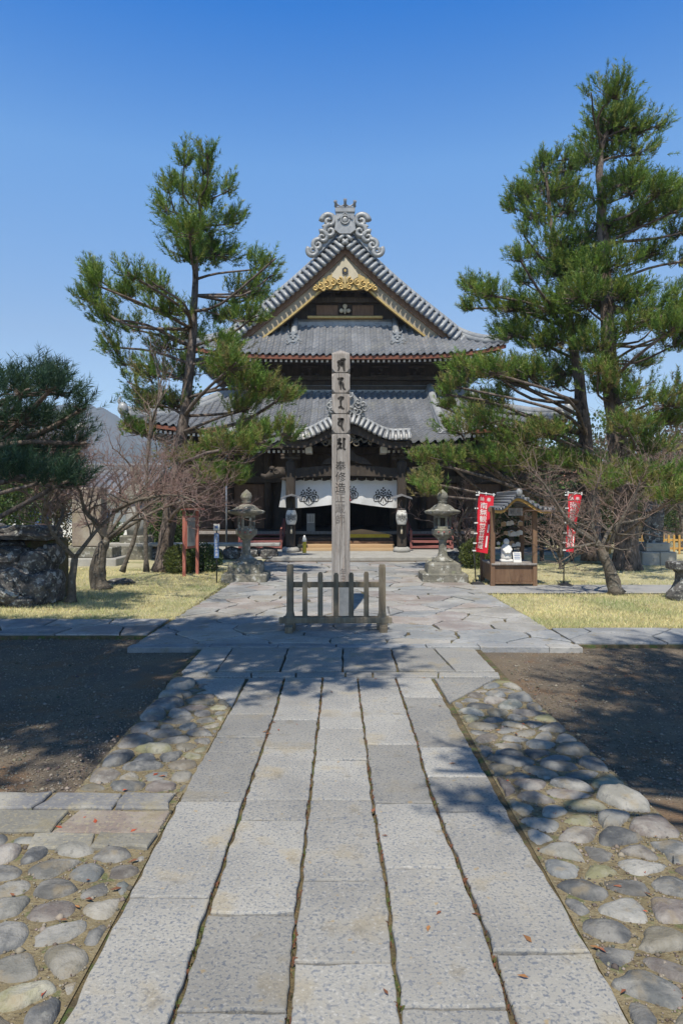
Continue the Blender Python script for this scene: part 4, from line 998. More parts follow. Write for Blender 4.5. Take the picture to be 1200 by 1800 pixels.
RB = [(1095, 182, 26, 18, 0), (1085, 202, 42, 26, 0), (1048, 190, 12, 18, 0), (1132, 212, 32, 26, 0), (1070, 215, 42, 36, .2), (1105, 255, 46, 16, .1), (1030, 222, 10, 16, 0), (1032, 262, 20, 32, -.2), (1152, 205, 12, 12, 0),
      (1112, 320, 34, 18, .2), (1170, 342, 36, 26, 0), (1196, 330, 16, 14, 0), (1120, 372, 46, 26, -.3), (1060, 392, 54, 34, .3), (1060, 330, 26, 26, -.4), (1200, 390, 30, 18, .2),
      (1140, 432, 46, 20, .5), (1196, 442, 24, 16, .2), (1062, 452, 54, 30, -.4), (1030, 520, 50, 34, .4), (1102, 500, 46, 20, -.5), (1160, 530, 42, 22, -.8), (1200, 560, 40, 26, -1.0), (1042, 592, 44, 28, -.5), (1112, 560, 40, 16, -1.0),
      (1190, 585, 36, 22, -1.0), (1230, 540, 50, 26, -.6), (1060, 660, 34, 28, -.6), (1110, 682, 36, 16, -.6), (1180, 692, 46, 18, -1.0), (1220, 660, 40, 26, -1), (1110, 740, 40, 20, -.8), (1140, 770, 40, 22, -.9), (1080, 812, 46, 18, -1.3), (1150, 822, 46, 20, -1.5), (1060, 630, 26, 20, -.3), (1100, 634, 20, 10, .6), (1130, 625, 22, 9, .6), (1120, 660, 24, 8, .7), (1190, 850, 40, 20, -1.2)]
pine('pine_tree', 'tallest pine, thick split-bark trunk beyond the bare plum tree', [W(1100, 1006, 15.8), W(1100, 900, 15.8), W(1084, 770, 15.8), W(1070, 640, 15.8), W(1064, 500, 15.8), W(1056, 360, 15.8), W(1055, 265, 15.8), W(1080, 195, 15.8)],
     .30, clumps_px(RB, 15.8, 8, back=.42, grow=1.08), 31, dens=2.3, K=36, ln=.10, w=.0066, lowcols=PINEOLD, zlow=4.6)
LD = [(30, 652, 44, 24), (78, 640, 34, 20), (110, 662, 34, 20), (142, 690, 18, 16), (30, 720, 60, 30), (100, 720, 44, 24), (120, 752, 36, 26), (60, 782, 60, 26), (15, 800, 40, 24), (92, 812, 44, 12), (140, 748, 22, 16), (-40, 690, 60, 40), (-50, 780, 60, 30), (20, 770, 50, 30)]
pine('pine_tree', 'broad low bluish pine, needles coloured dark as if in shade, over the rocks at the edge', [(-5.9, 9.6, -.1), (-5.85, 9.6, 1.4), (-5.5, 9.5, 2.5), (-5.1, 9.5, 3.1), (-4.9, 9.4, 3.5)],
     .2, clumps_px(LD, 9.4, 9, .5, back=.7), 41, dens=2.3, K=34, ln=.12, w=.0042, cols=PINESHADE)

# pines standing beside and behind the camera, known by the shade they throw over the yard
def shade_clumps(seed, n, cx, cy, cz, rx, ry, rz, s=(.5, .9), keep=None):
    r = random.Random(seed); out = []
    while len(out) < n:
        x, y, z = (r.uniform(-1, 1) for _ in range(3))
        if x*x+y*y+z*z > 1: continue
        p = (cx+x*rx, cy+y*ry, cz+z*rz)
        if keep and not keep(*p): continue
        a = r.uniform(*s); out.append((*p, a, a, a*.45))
    return out
def on_ground(x, y, z):                               # where the sun throws a point at height z
    t = z/math.tan(R(SUN_EL)); return x+t*math.sin(R(SUN_AZ-180)), y+t*math.cos(R(SUN_AZ-180))
kL = lambda x, y, z: (lambda g: (g[0] < -1.55 or (5.7 < g[1] and g[0] < .3-.35*abs(g[1]-7.2))) and g[1] > 4.0 and g[1] < 8.6)(on_ground(x, y, z))
kR = lambda x, y, z: (lambda g: g[0] > 1.72+.9*max(0, g[1]-5.6) and 3.2 < g[1] < 7.3)(on_ground(x, y, z))
pine('pine_tree', 'pine behind the viewer whose shadow darkens the gravel beside the forecourt step', [(-5.2, .6, -.1), (-5.0, .8, 3), (-4.2, 1.6, 6), (-3.6, 2.0, 8.2)], .26,
     shade_clumps(5, 84, -3.2, 2.2, 7.0, 3.9, 2.6, 1.6, (.5, .85), kL), 51, dens=1.3, K=16, ln=.14, w=.014)
pine('pine_tree', 'pine behind the viewer whose shadow dapples the bare earth by the cobbles', [(5.0, .2, -.1), (4.9, .6, 3), (4.4, 1.2, 5.5), (3.9, 1.6, 7.4)], .24,
     shade_clumps(8, 80, 3.4, 1.6, 6.4, 2.8, 2.4, 1.5, (.4, .75), kR)+[(.42, .93, 5.4, .24, .16, .1), (.30, .60, 5.4, .16, .12, .1), (.33, .20, 5.4, .26, .16, .1), (.48, .02, 5.4, .2, .14, .1), (.75, .5, 5.4, .22, .16, .1)]+[(gx_-.5, gy_-3.57, 6.0, rr2, rr2*.8, .2) for gx_, gy_, rr2 in ((1.95, 4.95, .42), (2.4, 4.6, .5), (1.85, 4.35, .32), (2.25, 5.45, .4), (2.7, 5.1, .5), (2.0, 3.75, .3), (2.6, 4.1, .45), (2.7, 5.9, .45), (3.2, 5.4, .5), (3.1, 6.4, .45))]+shade_clumps(18, 10, 1.0, 1.0, 5.6, 1.2, 1.6, .6, (.14, .32), lambda x, y, z: (lambda g: .95 < g[0] < 2.2 and 3.0 < g[1] < 5.6)(on_ground(x, y, z))), 61, dens=.85, K=14, ln=.14, w=.011)

# ------------------------------------------------------------------ bare trees
def bare_tree(name, label, trunk, tr, seed, height, spread, levels=4, twig='twig', group=None, nb=7, up=.35, cat='tree', first=.35, tlen=.5, limbs=None, tw=.0035, dense=1.0):
    r = random.Random(seed)
    root = empty(name, trunk[0], label, cat, group)
    tp = spline(trunk, 10); rad = [tr*(1-.55*i/10) for i in range(11)]; rad[0] *= 1.35
    b = MB(); b.tube(tp, rad, 9)
    b.v = [tuple(Vector(p)+Vector((mnoise.noise(Vector(p)*9), mnoise.noise(Vector(p)*9+Vector((7, 0, 0))), 0))*tr*.35) for p in b.v]
    A0 = []; A1 = []; B0 = []; B1 = []
    def grow(p, d, l, rad0, lv):
        n = 4 if lv > 1 else 3; pts = [p]; dd = d.copy()
        for i in range(n):
            dd = (dd+Vector((r.gauss(0, .22), r.gauss(0, .22), r.gauss(.03*up, .18)))).normalized()
            pts.append(pts[-1]+dd*l/n)
        rs = [rad0*(1-.6*i/n) for i in range(n+1)]
        if rad0 > .014: b.tube(pts, rs, 6)
        else:
            for i in range(n): A0.append(pts[i]); A1.append(pts[i+1]); B0.append(max(tw*.6, rs[i])); B1.append(max(tw*.6, rs[i+1]))
        if lv <= 0: return
        m = int(r.choice((3, 4, 4, 5))*dense)
        for j in range(m):
            t = r.uniform(.3, 1.0); k = min(int(t*n), n-1); q = pts[k].lerp(pts[k+1], t*n-k)
            side = Vector((r.gauss(0, 1), r.gauss(0, 1), r.gauss(up, .5))).normalized()
            grow(q, (dd*.8+side*.9).normalized(), l*r.uniform(.45, .75), max(tw, rad0*r.uniform(.4, .6)), lv-1)
    if limbs:
        for pts in limbs:
            q = spline(pts, 8); m = len(q); rl = [min(tr*.5, .036)*(1-.75*i/(m-1)) for i in range(m)]
            b.tube(q, rl, 7)
            for i in range(2, m):
                for _ in range(2 if i < m-1 else 4):
                    d = (q[i]-q[i-1]).normalized()
                    grow(q[i], (d*.7+Vector((r.gauss(0, .8), r.gauss(0, .8), r.gauss(up, .5)))).normalized(), tlen*r.uniform(.6, 1.2), rl[i]*.5, levels-2)
    else:
        for j in range(nb):
            k = int(10*(first+(1-first)*(j+1)/nb)); a = r.uniform(0, 6.28) if j else 0
            grow(tp[min(k, 10)], Vector((math.cos(a+j*2.4)*spread, math.sin(a+j*2.4)*spread, up+.5)).normalized(), height*r.uniform(.5, .9), tr*.45, levels-1)
    b.build('trunk', M['plumbark'], root)
    if A0:
        V, F = seg_mesh(np.array(A0), np.array(A1), np.array(B0), np.array(B1)); np_mesh('crown', V, F, M[twig], root)
    return root
# plum with forked trunk near the rocks
bare_tree('plum_tree', 'small bare plum with forked trunk next to the lichened rocks', [W(126, 1058, 10.45), W(128, 1020, 10.45), W(131, 985, 10.45), W(133, 976, 10.45)], .075, 4, 1, 1, 5, 'twigpink', dense=.85, limbs=[
    [W(131, 980, 10.45), W(95, 940, 10.3), W(78, 905, 10.2), W(50, 870, 10.1), W(20, 850, 10)], [W(133, 980, 10.45), W(160, 945, 10.6), W(178, 925, 10.7), W(220, 885, 10.8), W(290, 850, 10.9)],
    [W(95, 940, 10.3), W(112, 900, 10.5), W(100, 870, 10.6), W(120, 830, 10.6)], [W(178, 925, 10.7), W(150, 900, 10.6), W(140, 860, 10.4), W(110, 825, 10.3)], [W(78, 905, 10.2), W(85, 870, 10), W(115, 840, 9.9)], [W(200, 900, 10.8), W(240, 880, 10.4), W(300, 870, 10.2), W(345, 880, 10.1)]], tlen=.55, tw=.0028)
bare_tree('plum_tree', 'old plum with thick pollarded trunk behind the forked plum', [W(178, 1038, 12.2), W(172, 1005, 12.2), W(178, 970, 12.2), W(188, 945, 12.2)], .17, 6, 1, 1, 5, 'twigpink', dense=.85, limbs=[
    [W(186, 950, 12.2), W(160, 910, 12), W(140, 870, 11.9), W(130, 830, 11.8)], [W(188, 948, 12.2), W(200, 905, 12.5), W(212, 865, 12.6), W(208, 840, 12.6)], [W(190, 948, 12.2), W(240, 905, 12), W(290, 870, 11.8), W(350, 850, 11.6)],
    [W(186, 948, 12.2), W(225, 890, 12.4), W(258, 850, 12.6), W(280, 820, 12.6)], [W(190, 948, 12.2), W(270, 900, 12.3), W(330, 880, 12.3), W(380, 890, 12.3)]], tlen=.6, tw=.003)
bare_tree('sapling', 'thin straight bare sapling between the old plum and the pine', [W(258, 1005, 14), W(256, 940, 14), W(258, 860, 14), W(264, 760, 14), W(285, 690, 14)], .05, 8, 1.3, .7, 4, 'twig', nb=9, up=.9, first=.35, dense=.75)
bare_tree('sapling', 'leaning bare sapling crossing behind the old plum', [W(215, 1005, 14.4), W(235, 950, 14.4), W(242, 900, 14.4), W(230, 820, 14.4)], .05, 9, 1.1, .7, 4, 'twig', nb=6, up=.8, dense=.75)
bare_tree('plum_tree', 'bare plum with twisted dark trunk on the lawn beside the pavement', [W(1082, 1044, 11.4), W(1072, 1005, 11.4), W(1058, 970, 11.4), W(1046, 950, 11.4)], .12, 10, 1, 1, 4, 'twig', dense=.75, limbs=[
    [W(1050, 955, 11.4), W(1040, 920, 11.4), W(1045, 870, 11.3), W(1055, 830, 11.2)], [W(1048, 955, 11.4), W(1010, 930, 11.2), W(985, 900, 11), W(955, 850, 10.9), W(930, 830, 10.8)], [W(1062, 975, 11.4), W(1085, 925, 11.2), W(1110, 880, 11.1), W(1125, 845, 11)],
    [W(1046, 950, 11.4), W(1000, 915, 11.5), W(975, 880, 11.7), W(960, 855, 11.8)], [W(1055, 965, 11.4), W(1075, 925, 11.7), W(1115, 915, 11.9), W(1140, 905, 12)], [W(1050, 955, 11.4), W(1020, 960, 11.1), W(990, 965, 10.9)]], tlen=.55, tw=.0028)
bare_tree('bare_shrub', 'pinkish bare shrub behind the stone lantern near the red banner', [W(812, 992, 16.6), W(810, 960, 16.6), W(806, 920, 16.6)], .06, 12, 1.1, 1.0, 5, 'twigpink', nb=11, up=.5, cat='shrub', first=.15, dense=.9)
bare_tree('bare_shrub', 'grey bare shrub drooping beside the prayer booth', [W(985, 1000, 14.8), W(984, 975, 14.8), W(988, 940, 14.8)], .05, 13, 1.1, 1.2, 5, 'twig', nb=10, up=.25, cat='shrub', first=.1, dense=.9)
BT = [(40, 905, 19, 'bare tree with pinkish twigs behind the rocks', 2.2), (95, 960, 22, 'bare tree behind the stone plinth', 2.0), (1150, 968, 24, 'bare tree with brown twigs above the ochre fence', 2.6), (1195, 968, 22, 'bare tree at the picture edge above the ochre fence', 2.4), (1060, 965, 26, 'bare tree far behind the two pine trunks', 2.6), (905, 965, 28, 'bare tree behind the prayer booth roof', 2.2), (840, 960, 29, 'bare tree by the corner of the hall', 2.0), (1120, 966, 30, 'bare tree behind the stone monument', 2.4)]
for i, (px, py, y, lb_, h) in enumerate(BT):
    g = W(px, 900, y); bare_tree('bare_tree', lb_, [(g.x, y, -.08), (g.x+.1, y, .7), (g.x, y+.1, 1.4), (g.x+.15, y, 2.2)], .09, 70+i, h, .9, 4, 'twigpink' if i % 2 else 'twig', nb=11, up=.6, first=.3, tw=.006)

# ------------------------------------------------------------------ leafy shrubs and far trees
def bush(name, label, c, rad, n, seed, cols, size=.05, cat='shrub', trunk=None, rough=.25, group=None):
    r = np.random.default_rng(seed); root = empty(name, (c[0], c[1], trunk if trunk is not None else c[2]-rad[2]), label, cat, group)
    q = unit(r.normal(0, 1, (n, 3)))*(r.random((n, 1))**.30)
    f = np.array([1+rough*2*mnoise.noise(Vector(v*1.8)+Vector((seed, 0, 0))) for v in unit(q)])[:, None]
    P = np.array(c)+q*f*np.array(rad)
    d = unit(q+r.normal(0, .7, (n, 3))+np.array([0, 0, .3])); s = unit(np.cross(d, r.normal(0, 1, (n, 3)))); L = size*r.uniform(.6, 1.4, (n, 1)); nn = np.cross(d, s)
    V = np.stack([P, P+d*L*.5+s*L*.32+nn*L*.06, P+d*L, P+d*L*.5-s*L*.32+nn*L*.06], 1).reshape(-1, 3); F = np.arange(4*n).reshape(-1, 4)
    cc = np.array(cols)[r.integers(0, len(cols), n)]*r.uniform(.7, 1.3, (n, 1))
    np_mesh('foliage', V, F, M['leaf'], root, np.repeat(cc, 4, 0))
    b = MB(); z0 = trunk if trunk is not None else c[2]-rad[2]
    b.tube([(c[0], c[1], z0-.05), (c[0]+.03, c[1], (z0+c[2])/2), (c[0], c[1]+.02, c[2])], [max(.02, rad[0]*.09), max(.016, rad[0]*.07), .012], 7); b.build('stem', M['plumbark'], root)
    return root
GR = [(.05, .09, .025), (.07, .12, .03), (.04, .07, .02), (.09, .12, .035)]; GY = [(.10, .13, .03), (.13, .15, .035), (.08, .11, .03)]; GB = [(.10, .075, .045), (.13, .09, .05), (.08, .08, .035), (.07, .09, .03)]
g = W(316, 988, 14.9); bush('clipped_bush', 'clipped round green bush by the foot of the red notice board', (g.x, 14.9, .24), (.36, .34, .36), 5200, 1, GY, .035, 'bush', -.05, .05)
g = W(352, 988, 15.3); bush('clipped_bush', 'clipped dark bush behind the red notice board', (g.x+.05, 15.3, .26), (.46, .36, .36), 6000, 2, GR, .035, 'bush', -.05, .05)
g = W(836, 985, 16.2); bush('clipped_bush', 'bright green bush behind the nearer banner stand', (g.x, 16.2, .28), (.42, .4, .42), 6000, 3, GY, .04, 'bush', -.05, .12)
for i, (px, y, z, rx, rz, cc, lb_) in enumerate(((10, 17, 1.9, 1.0, 1.3, GR, 'evergreen shrub behind the rocks'), (75, 20, 1.6, 1.0, 1.3, GB, 'brownish shrub behind the forked plum'), (-30, 14, 1.5, .9, 1.5, GR, 'tall evergreen shrub at the picture edge behind the rocks'), (300, 21, .7, .7, .7, GR, 'low evergreen shrub behind the leaning pine'), (175, 22, .45, .7, .5, GR, 'low shrub by the pale wall'), (990, 21, .9, 1.1, .9, GR, 'dark shrub behind the booth'), (1040, 22, 1.0, 1.1, 1.0, GB, 'brown shrub between the two pines'), (1130, 30, 2.2, 1.8, 1.9, GB, 'russet shrub behind the stone monument'), (1190, 27, 1.8, 1.4, 1.6, GR, 'evergreen shrub above the ochre fence'), (900, 23, .8, .9, .9, GR, 'shrub seen through the prayer booth'))):
    g = W(px, 885, y); bush('shrub', lb_, (g.x, y, z), (rx, rx*.9, rz), 6500, 20+i, cc, .075, 'shrub', -.06, .35)
for i, (px, y, z, rx, rz, cc, lb_) in enumerate(((350, 40, 4.2, 2.4, 3.6, GR, 'far evergreen tree behind the leaning pine'), (60, 44, 3.2, 3.0, 3.0, GB, 'far brownish tree behind the rocks'), (-60, 40, 3.5, 3.0, 3.2, GR, 'far evergreen at the edge beyond the dark pine'), (1010, 42, 3.4, 2.6, 3.2, GR, 'far evergreen seen between the pine trunks'), (1090, 46, 3.2, 2.8, 3.0, GB, 'far russet tree beyond the pines'), (1180, 44, 3.6, 3.0, 3.4, GB, 'far brown tree at the edge beyond the pines'), (1260, 36, 3.0, 3.0, 3.4, GR, 'far evergreen outside the edge beyond the fence'), (930, 48, 3.0, 2.4, 2.8, GB, 'far brown tree beside the hall'))):
    g = W(px, 885, y); bush('far_tree', lb_, (g.x, y, z), (rx, rx*.9, rz), 6000, 50+i, cc, .22, 'tree', -.06, .45)
# wooded hills on the skyline, in hazy air
def hill(name, label, x0, x1, y, h, seed, dy=200):
    V = []; F = []; nx, ny = 110, 16
    for j in range(ny+1):
        for i in range(nx+1):
            x = x0+(x1-x0)*i/nx; t = j/ny; e = math.sin(math.pi*i/nx)**.8
            z = h*e*math.sin(math.pi*t)*(1+.38*mnoise.fractal(Vector((x*.006+seed, t*1.7, seed)), 1.0, 2.0, 6)); V.append((x, y+dy*(t-.5), max(-.3, z)-.1))
    for j in range(ny):
        for i in range(nx): a = j*(nx+1)+i; F.append((a, a+1, a+nx+2, a+nx+1))
    o = np_mesh(name, V, F, M['hill'], None, None, True); tag(o, label, None, None, 'structure')
hill('mountain', 'hazy blue wooded mountain behind the lamp pole', -620, -110, 900, 120, 3.4)
hill('hill', 'low wooded hills along the skyline', -1300, 1300, 1150, 62, 8)
hz = MB(); hz.box(-1500, 1500, -60, 1450, -1.2, 175)
hm = bpy.data.materials.new('haze'); hm.use_nodes = True; hn = hm.node_tree.nodes; hn.remove(hn['Principled BSDF'])
pv = hn.new('ShaderNodeVolumePrincipled'); pv.inputs['Color'].default_value = (.58, .74, 1.0, 1); pv.inputs['Density'].default_value = .00046; pv.inputs['Anisotropy'].default_value = 0.0
hm.node_tree.links.new(pv.outputs['Volume'], hn['Material Output'].inputs['Volume'])
HAZE = hz.build('haze', hm); tag(HAZE, 'thin blue air between the yard and the mountain', None, None, 'stuff')
# ------------------------------------------------------------------ lettering helpers
_fc = bpy.data.curves.new('glyph', 'FONT'); _fo = bpy.data.objects.new('glyph', _fc); COL.objects.link(_fo)
_fc.align_x = 'CENTER'; _fc.align_y = 'CENTER'; _fc.resolution_u = 3
_gc = {}
def glyph(ch):
    """flat outline of one character, centred, unit size: (verts, faces)"""
    if ch not in _gc:
        _fc.body = ch; dg = bpy.context.evaluated_depsgraph_get(); dg.update()
        me = _fo.evaluated_get(dg).to_mesh(); v = np.array([q.co[:2] for q in me.vertices]); f = [tuple(p.vertices) for p in me.polygons]
        if len(v):
            lo, hi = v.min(0), v.max(0); v = (v-(lo+hi)/2)/max(1e-6, (hi-lo).max())
        _gc[ch] = (v, f)
    return _gc[ch]
def put_glyph(b, ch, f3, w, h=None):                  # f3 maps local (u, v) to a world point
    v, f = glyph(ch); h = h or w
    b.add([f3(p[0]*w, p[1]*h) for p in v], f)
def ribbon(b, pts, wid, f3):                          # brush stroke
    n = len(pts); L = []; Rr = []
    for i in range(n):
        a = pts[max(i-1, 0)]; c = pts[min(i+1, n-1)]; d = (c[0]-a[0], c[1]-a[1]); l = math.hypot(*d) or 1; w = wid[i]/2 if hasattr(wid, '__len__') else wid/2
        L.append(f3(pts[i][0]-d[1]/l*w, pts[i][1]+d[0]/l*w)); Rr.append(f3(pts[i][0]+d[1]/l*w, pts[i][1]-d[0]/l*w))
    b.add(L+Rr, [(i, i+1, n+i+1, n+i) for i in range(n-1)])
def disc(b, c, r, f3, n=10): b.add([f3(c[0]+r*math.cos(2*math.pi*k/n), c[1]+r*math.sin(2*math.pi*k/n)) for k in range(n)], [tuple(range(n))])
def crest(b, f3, s):
    """paulownia crest: flower spikes of dots above three veined leaves"""
    F = lambda u, v: f3(u*s, v*s)
    for (x, y) in ((0, .62), (-.13, .47), (.13, .47), (0, .38), (-.14, .26), (.14, .26), (0, .2)): disc(b, (x, y), .072, F)
    for sg in (-1, 1):
        for (x, y) in ((.42, .44), (.32, .30), (.54, .30), (.36, .16), (.54, .14)): disc(b, (sg*x, y), .066, F)
    for (cx, cy, w, h, rot) in ((0, -.28, .36, .46, 0), (-.40, -.12, .34, .34, 28), (.40, -.12, .34, .34, -28)):
        pts = []
        for k in range(37):
            a = R(k*10+90); r = 1+.16*abs(math.sin(2.5*(a-R(90)))); x = math.cos(a)*w*r*.92; y = math.sin(a)*h*r*.75
            c, s_ = math.cos(R(rot)), math.sin(R(rot)); pts.append((cx+x*c-y*s_, cy+x*s_+y*c))
        ribbon(b, pts, .055, F)
        for (dx, dy) in ((0, -.8), (-.55, -.5), (.55, -.5), (-.6, 0), (.6, 0)):
            c, s_ = math.cos(R(rot)), math.sin(R(rot)); x = dx*w; y = dy*h*.75; y0 = h*.55
            ribbon(b, [(cx-y0*s_, cy+y0*c), (cx+x*c-y*s_, cy+x*s_+y*c)], .042, F)

# ------------------------------------------------------------------ wooden post and its fence
PY = 9.22; PX = -.008
post = empty('wooden_post', (PX, PY, 0), 'tall weathered square wooden post with notched top and inked Sanskrit letters', 'post')
def oct_(h, c, z): return [(PX+x, PY+y, z) for x, y in ((-h+c, -h), (h-c, -h), (h, -h+c), (h, h-c), (h-c, h), (-h+c, h), (-h, h-c), (-h, -h+c))]
pz = lambda py: EYE-(py-HOR)*(PY-.12)/FPX
hw = .121; rings = [oct_(hw, .010, -.08), oct_(hw, .010, 1.0)]
zt = pz(620)
for q in (762, 727, 691, 655):
    z = pz(q); rings += [oct_(hw, .010, z-.052), oct_(hw, .046, z-.007), oct_(hw-.010, .052, z-.006), oct_(hw-.010, .052, z+.006), oct_(hw, .046, z+.007), oct_(hw, .010, z+.052)]
rings += [oct_(hw, .010, zt-.02), oct_(hw-.006, .012, zt), oct_(.018, .006, pz(613))]
b = MB(); b.loft(rings); b.build('shaft', M['grey_wood'], post)
pf = lambda cx, cz: (lambda u, v: (PX+cx+u, PY-hw-.0025, cz+v))
S1 = [[[(-.40, .18), (-.22, .40), (-.05, .34)], [(-.42, .20), (-.22, .10), (-.30, -.15), (-.22, -.30), (-.34, -.72)], [(-.05, .55), (.45, .60), (.55, .48)], [(.10, .55), (.0, .1), (.12, -.15), (.18, .3)], [(.38, .55), (.36, -.2), (.45, -.75)]],
      [[(-.45, .55), (.30, .68)], [(.30, .68), (-.05, .30), (-.12, .05), (-.05, -.20), (-.02, -.65)], [(-.10, .05), (.18, .10), (.25, -.1), (.32, -.45), (.58, -.65)]],
      [[(-.35, .45), (-.05, .68), (.42, .66)], [(.35, .60), (.0, .35), (.0, -.05), (.02, -.40)], [(-.30, -.52), (.0, -.40), (.20, -.58), (.45, -.62)]],
      [[(-.40, .55), (-.1, .62), (.38, .62)], [(.28, .66), (-.25, .25), (-.28, -.05), (-.02, -.20)], [(.30, .60), (.12, .1), (.12, -.35), (.35, -.75)]],
      [[(-.45, .40), (-.1, .62), (-.05, .45)], [(-.05, .50), (-.35, .05), (-.10, .10), (.05, .0)], [(.05, .20), (-.15, -.30), (-.50, -.62)], [(.35, .75), (.38, .1), (.35, -.45), (.62, -.62)], [(.38, .62), (.60, .55)], [(-.1, -.35), (.15, -.50)]]]
for gi, (q, st) in enumerate(zip((641, 675, 709, 746, 781), S1)):
    b = MB()
    for s in st:
        f = spline([(x, y, 0) for x, y in s], 8); n = len(f)
        ribbon(b, [(p.x*.105, p.y*.118) for p in f], [.026*(.55+.75*math.sin(math.pi*min(1, .25+.7*i/(n-1)))) for i in range(n)], pf(0, pz(q)))
    b.build('inked_letter', M['ink'], post)
for i, (ch, q) in enumerate((('奉', 819), ('修', 838), ('造', 857), ('正', 875), ('蔵', 894), ('師', 913))):
    b = MB(); put_glyph(b, ch, pf(-.005, pz(q)), .135 if i < 3 else .125); b.build('inked_letter', M['ink'] if i < 3 else M['inkfade'], post)
for i, (ch, q) in enumerate((('年', 1005), ('日', 1018))):
    b = MB(); put_glyph(b, ch, pf(.03, pz(q)), .07, .09); b.build('inked_letter', M['inkfade'], post)
rc = random.Random(12)
for (cx_, z0, z1) in ((-.01, .55, 1.25), (.012, 1.0, 1.62), (-.05, 1.9, 2.5), (.06, .5, .95), (-.07, 1.2, 1.7), (.075, 2.3, 3.0), (-.03, 2.9, 3.4)):
    b = MB(); n_ = 14; px_ = [(cx_+rc.uniform(-.004, .004), z0+(z1-z0)*i/n_) for i in range(n_+1)]
    ribbon(b, px_, [.0006+.0055*math.sin(math.pi*i/n_) for i in range(n_+1)], lambda u, v: (PX+u, PY-hw-.0012, v)); b.build('crack', M['ink'], post)
b = MB(); b.box(PX-.02, PX+.105, PY-.20, PY-hw-.004, -.05, .40, .008); b.build('base_board', M['metal'], post)
b = MB(); b.box(PX-.024, PX+.109, PY-.206, PY-hw-.004, .402, .435, .006); b.build('base_cap', M['grey_wood'], post)

FY = 8.12
fence = empty('wooden_fence', (-.06, FY, 0), 'low weathered wooden picket fence standing before the tall post', 'fence')
fx = lambda px: (px-600)*FY/FPX
for px in (510, 671.5):
    x = fx(px); b = MB()
    b.loft([[(x+dx*w, FY+dy*w2, z) for dx, dy in ((-1, -1), (1, -1), (1, 1), (-1, 1))] for (w, w2, z) in ((.062, .075, -.01), (.058, .07, .12), (.040, .040, .22), (.038, .038, .74), (.032, .032, .775))]); b.build('end_post', M['fence_wood'], fence)
    b = MB(); b.box(x-.045, x+.045, FY-.24, FY-.076, -.005, .07, .01); b.build('foot', M['fence_wood'], fence)
    b = MB(); b.box(x-.044, x+.044, FY+.076, FY+.24, -.005, .07, .01); b.build('foot', M['fence_wood'], fence)
for px, h in ((536, .68), (563, .685), (590.5, .675), (617, .68), (643.5, .69)):
    x = fx(px); b = MB(); b.loft([[(x+dx*w, FY-.012+dy*.016, z) for dx, dy in ((-1, -1), (1, -1), (1, 1), (-1, 1))] for (w, z) in ((.030, .10), (.029, h-.025), (.016, h))]); b.build('picket', M['fence_wood'], fence)
b = MB(); b.box(fx(514), fx(667), FY+.006, FY+.045, .50, .565, .006); b.build('rail', M['fence_wood'], fence)
b = MB(); b.box(fx(491), fx(688), FY-.075, FY-.030, .085, .155, .008); b.build('rail', M['fence_wood'], fence)
b = MB(); b.box(fx(497), fx(684), FY+.045, FY+.09, .085, .15, .008); b.build('rail', M['fence_wood'], fence)

